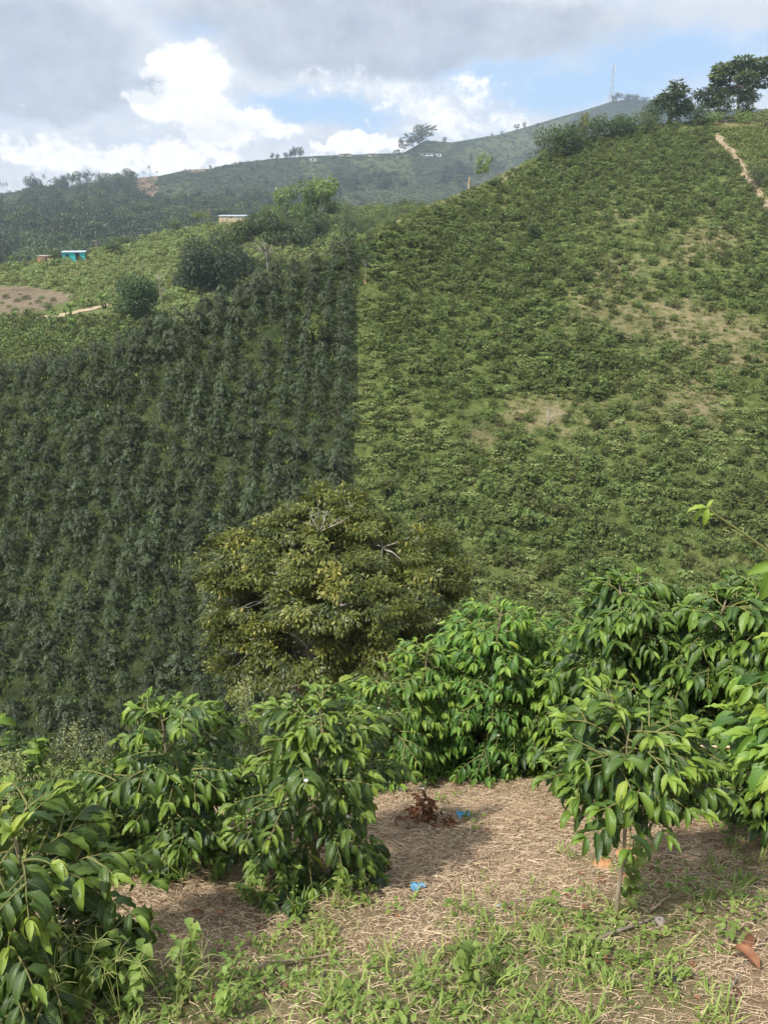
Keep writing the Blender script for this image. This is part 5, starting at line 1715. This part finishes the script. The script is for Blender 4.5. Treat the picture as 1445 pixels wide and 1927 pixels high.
leaf_heap(800, 1545, 85, 62, 90, .06, 'heap of curled reddish brown dead leaves on the straw', 'leaf_heap', 'leaf heap', 1)
leaf_heap(845, 1555, 60, 12, 24, .05, 'thin scatter of brown dead leaves trailing to the blue scrap', 'leaf_heap', 'leaf heap', 2)
for i, (a, b, s, lb) in enumerate([(365, 1726, .05, 'single reddish brown fallen leaf on the straw at left'), (1425, 1835, .13, 'large pale brown curled leaf at the right edge'), (1410, 1770, .1, 'reddish brown curled leaf above the large pale one at right'),
                                   (1090, 1715, .045, 'small brown fallen leaf left of the bare trunk'), (985, 1735, .035, 'small dark fallen leaf in the grass'), (1230, 1640, .04, 'small yellowish fallen leaf right of the soil clods')]):
    base, d = ground_at(a, b)
    g = Geo(); scatter(g, LT[3], basis(np.array([[math.cos(i * 2.), math.sin(i * 2.), .1]]), np.array([[.1, -.3, 1.]])), np.array([[0, 0, .025]]), np.array([s]), np.array([.8 if i == 1 else .5]))
    o = g.build('fallen_leaf', M['dry_leaf']); o.location = base; tag(o, lb, 'leaf')
for i, (a0, b0, a1, b1, w, lb) in enumerate([(1220, 1720, 1260, 1690, .006, 'short dark twig lying by the bare trunk'), (1120, 1780, 1235, 1728, .008, 'brown stick lying under the umbrella shrub'), (480, 1830, 620, 1800, .006, 'bundle-like brown stick across the left straw'),
                                        (990, 1690, 900, 1735, .004, 'thin tan stick on the grass'), (1000, 1800, 1110, 1740, .004, 'long pale straw stalk leaning in the grass'), (1290, 1650, 1445, 1648, .004, 'thin dark twig across the right side'),
                                        (870, 1640, 940, 1600, .004, 'grey twig on the straw at the centre'), (1370, 1870, 1440, 1760, .005, 'stiff brown twig leaning at the lower right edge')]):
    A_, _ = ground_at(a0, b0); B_, _ = ground_at(a1, b1)
    g = Geo(); tt = np.linspace(0, 1, 6)[:, None]
    pts = (B_ - A_) * tt + np.random.default_rng(i).normal(0, .006, (6, 3)); pts[:, 2] += .014
    wp = pts + A_
    pts[:, 2] = np.maximum(pts[:, 2], gz(wp[:, 0], wp[:, 1]) - A_[2] + w)
    tube(g, pts, np.linspace(w, w * .5, 6), 6); o = g.build('stick', M['wood'] if i % 2 else M['bark']); o.location = A_; tag(o, lb, 'stick')
g = Geo()
A_ = at(1300, 1404, 2.75); B_ = at(1520, 1410, 2.9)
tt = np.linspace(0, 1, 8)[:, None]
tube(g, (B_ - A_) * tt + [0, 0, .0], np.linspace(.004, .006, 8), 6, .8)
o = g.build('dry_cane', M['straw']); o.location = A_; tag(o, 'straight dry tan cane lying across the right edge shrubs', 'cane')

# ------------------------------------------------------------------ sky, sun, haze, camera
SUN_DIR = norm(np.array([-.47, -.36, .8]))
sun_el = math.asin(SUN_DIR[2]); sun_az = math.atan2(SUN_DIR[0], SUN_DIR[1])
w = bpy.data.worlds.new('World'); S.world = w; w.use_nodes = True
nt = w.node_tree; nt.nodes.clear(); L = nt.links.new
out = N(nt, 'ShaderNodeOutputWorld'); bg = N(nt, 'ShaderNodeBackground'); bg.inputs[1].default_value = .135
sky = N(nt, 'ShaderNodeTexSky', sky_type='NISHITA', sun_disc=False, sun_elevation=sun_el, sun_rotation=sun_az, air_density=1.0, dust_density=.6, ozone_density=1.5)
tc = N(nt, 'ShaderNodeTexCoord').outputs['Generated']
sx = N(nt, 'ShaderNodeSeparateXYZ'); L(tc, sx.inputs[0])
az = math_n(nt, 'ARCTAN2', sx.outputs[0], sx.outputs[1]); el = math_n(nt, 'ARCSINE', sx.outputs[2])
cv = N(nt, 'ShaderNodeCombineXYZ'); L(az, cv.inputs[0]); L(el, cv.inputs[1])


def wnoise(scale, detail, rough, stretch=1.6, off=0.0):
    mp = N(nt, 'ShaderNodeMapping'); mp.inputs['Scale'].default_value = (1, stretch, 1); mp.inputs['Location'].default_value = (off, off * .7, off); L(cv.outputs[0], mp.inputs[0])
    n_ = N(nt, 'ShaderNodeTexNoise', i_Scale=scale, i_Detail=detail, i_Roughness=rough); L(mp.outputs[0], n_.inputs['Vector'])
    return n_


n1 = wnoise(9.0, 8.0, .6)
n2 = wnoise(26.0, 7.0, .62, 1.3, 3.1)
dn = N(nt, 'ShaderNodeVectorMath', operation='MULTIPLY_ADD')
L(n2.outputs['Color'], dn.inputs[0]); dn.inputs[1].default_value = (.05, .035, 0); L(cv.outputs[0], dn.inputs[2])
dn2 = N(nt, 'ShaderNodeVectorMath', operation='SUBTRACT'); L(dn.outputs[0], dn2.inputs[0]); dn2.inputs[1].default_value = (.025, .0175, 0)
dn3 = N(nt, 'ShaderNodeVectorMath', operation='MULTIPLY_ADD'); L(n1.outputs['Color'], dn3.inputs[0]); dn3.inputs[1].default_value = (.08, .035, 0); L(dn2.outputs[0], dn3.inputs[2])
dn4 = N(nt, 'ShaderNodeVectorMath', operation='SUBTRACT'); L(dn3.outputs[0], dn4.inputs[0]); dn4.inputs[1].default_value = (.04, .0175, 0)
CV = dn4.outputs[0]


def blobs(lst):
    """soft ellipses of cloud at fixed directions of the sky, given as (px, py, half width, half height, amount, edge)"""
    acc = None
    for (px, py, hw, hh, amp, edge) in lst:
        dv = norm(at(px, py, 1.0)); a0 = math.atan2(dv[0], dv[1]); e0 = math.asin(dv[2])
        ra, re = hw / F * .98, hh / F * .96
        m = N(nt, 'ShaderNodeVectorMath', operation='SUBTRACT'); L(CV, m.inputs[0]); m.inputs[1].default_value = (a0, e0, 0)
        q = N(nt, 'ShaderNodeVectorMath', operation='MULTIPLY'); L(m.outputs[0], q.inputs[0]); q.inputs[1].default_value = (1 / ra, 1 / re, 0)
        l = N(nt, 'ShaderNodeVectorMath', operation='LENGTH'); L(q.outputs[0], l.inputs[0])
        mr = N(nt, 'ShaderNodeMapRange', interpolation_type='SMOOTHSTEP', i_1=1 + edge, i_2=1 - edge, i_3=0.0, i_4=amp); L(l.outputs['Value'], mr.inputs[0])
        acc = mr.outputs[0] if acc is None else math_n(nt, 'MAXIMUM', acc, mr.outputs[0])
    return acc


blue = blobs([(600, 205, 130, 24, 1.0, .6), (940, 122, 110, 34, .9, .6), (1080, 165, 150, 34, 1, .5), (1250, 118, 150, 40, 1.0, .6), (1350, 150, 120, 40, .6, .7), (690, 225, 60, 18, .9, .6), (770, 262, 40, 14, .5, .6), (380, 50, 50, 16, .5, .8)])
wsoft = blobs([(330, 195, 105, 42, 1, .75), (370, 130, 62, 46, 1, .75), (310, 130, 36, 36, .9, .75), (420, 235, 100, 40, .9, .75), (520, 250, 60, 20, .8, .75), (90, 285, 110, 36, .8, .75), (215, 300, 60, 28, .9, .75), (320, 300, 70, 34, .95, .75),
               (410, 300, 60, 26, .8, .75), (680, 270, 85, 22, 1.1, .75), (620, 280, 50, 18, 1, .75), (740, 275, 45, 20, .9, .75), (640, 155, 130, 34, .6, .75), (870, 175, 150, 52, .64, .75), (780, 200, 150, 50, .6, .75), (900, 240, 180, 36, .62, .75), (960, 150, 70, 10, .6, .75), (40, 230, 120, 40, .5, .75)])
dark = blobs([(680, 85, 230, 55, 1, .6), (620, 25, 330, 60, .8, .6), (900, 55, 260, 50, .8, .6), (1120, 65, 160, 36, .55, .6), (90, 150, 150, 60, 1, .5), (60, 70, 200, 70, .75, .6), (280, 165, 40, 30, .8, .5), (400, 245, 70, 22, .65, .6), (1300, 30, 300, 40, .45, .7), (330, 10, 200, 40, .35, .7), (200, 250, 100, 20, .35, .7)])
n3 = wnoise(70.0, 5.0, .6, 1.2, 7.7)
wn = math_n(nt, 'ADD', math_n(nt, 'MULTIPLY', math_n(nt, 'SUBTRACT', n2.outputs[0], .5), 1.0), math_n(nt, 'MULTIPLY', math_n(nt, 'SUBTRACT', n3.outputs[0], .5), .55))
wmr = N(nt, 'ShaderNodeMapRange', interpolation_type='SMOOTHSTEP', i_1=.5, i_2=.78); L(math_n(nt, 'ADD', wsoft, wn), wmr.inputs[0])
white = wmr.outputs[0]
dsoft = dark
dmr = N(nt, 'ShaderNodeMapRange', interpolation_type='SMOOTHSTEP', i_1=.2, i_2=.85); L(math_n(nt, 'ADD', dsoft, math_n(nt, 'MULTIPLY', math_n(nt, 'SUBTRACT', n2.outputs[0], .5), .9)), dmr.inputs[0])
dark = math_n(nt, 'MULTIPLY', dmr.outputs[0], math_n(nt, 'MULTIPLY', dsoft, 1.8), True)
# general broken cloud all round the sky, cleared where the blue gaps are
cov = N(nt, 'ShaderNodeMapRange', interpolation_type='SMOOTHSTEP', i_1=.32, i_2=.5); L(n1.outputs[0], cov.inputs[0])
cover = math_n(nt, 'MAXIMUM', math_n(nt, 'SUBTRACT', math_n(nt, 'ADD', math_n(nt, 'MULTIPLY', cov.outputs[0], .25), .72), math_n(nt, 'MULTIPLY', blue, .95)), math_n(nt, 'MULTIPLY', white, .95), True)
cover = math_n(nt, 'MAXIMUM', cover, math_n(nt, 'MULTIPLY', dark, .9), True)
tex = ramp(nt, n2.outputs[0], [(.3, (3.5, 3.75, 4.25)), (.7, (4.9, 5.05, 5.3))])
cl = mix_c(nt, math_n(nt, 'MULTIPLY', white, math_n(nt, 'ADD', math_n(nt, 'MULTIPLY', n3.outputs[0], 1.2), .3), True), tex, (6.6, 6.4, 6.15))
dk = math_n(nt, 'MULTIPLY', dark, math_n(nt, 'ADD', math_n(nt, 'MULTIPLY', n1.outputs[0], .7), .5), True)
dk = math_n(nt, 'MULTIPLY', dk, math_n(nt, 'SUBTRACT', 1.0, math_n(nt, 'MULTIPLY', white, .65)), True)
cl = mix_c(nt, dk, cl, ramp(nt, math_n(nt, 'ADD', math_n(nt, 'MULTIPLY', n1.outputs[0], .6), math_n(nt, 'MULTIPLY', n2.outputs[0], .4)), [(.36, (1.75, 2.0, 2.45)), (.62, (3.2, 3.45, 3.9))]))
skyc = mix_c(nt, .75, sky.outputs[0], (1.9, 3.1, 4.9))
fin = mix_c(nt, cover, skyc, cl)
L(fin, bg.inputs[0]); L(bg.outputs[0], out.inputs[0])
w.cycles.sampling_method = 'MANUAL'; w.cycles.sample_map_resolution = 512

sd = bpy.data.lights.new('sun', 'SUN'); sd.energy = 3.8; sd.angle = R(3.0); sd.color = (1, .95, .86)
so = bpy.data.objects.new('sun', sd); COL.objects.link(so)
so.rotation_euler = Vector(SUN_DIR).to_track_quat('Z', 'Y').to_euler()

HAZE = .00037
m, hn, ho = new_mat('haze_air')
pv = hn.nodes.new('ShaderNodeVolumePrincipled'); pv.inputs['Density'].default_value = HAZE; pv.inputs['Color'].default_value = (.7, .84, 1, 1); pv.inputs['Anisotropy'].default_value = .1
hn.links.new(pv.outputs[0], ho.inputs['Volume'])
g = Geo(); box(g, (0, 680, 60), (3100, 1520, 276)); hz = g.build('haze', m, None, False); tag(hz, 'thin bluish haze over the valley', kind='stuff')

cd = bpy.data.cameras.new('camera'); cam = bpy.data.objects.new('camera', cd); COL.objects.link(cam)
cam.rotation_euler = (math.pi / 2 - PITCH, 0, 0)
cd.sensor_fit = 'VERTICAL'; cd.sensor_height = 36.0; cd.lens = F / 1927 * 36.0
cd.clip_start = .05; cd.clip_end = 5000
S.camera = cam
S.view_settings.view_transform = 'Standard'; S.view_settings.look = 'None'; S.view_settings.exposure = 0.63; S.view_settings.gamma = 1.0
S.render.engine = 'CYCLES'
c = S.cycles
c.max_bounces = 6; c.diffuse_bounces = 3; c.glossy_bounces = 2; c.transmission_bounces = 3; c.volume_bounces = 0; c.transparent_max_bounces = 4
c.caustics_reflective = False; c.caustics_refractive = False
c.use_denoising = True
c.use_adaptive_sampling = True; c.adaptive_threshold = .015
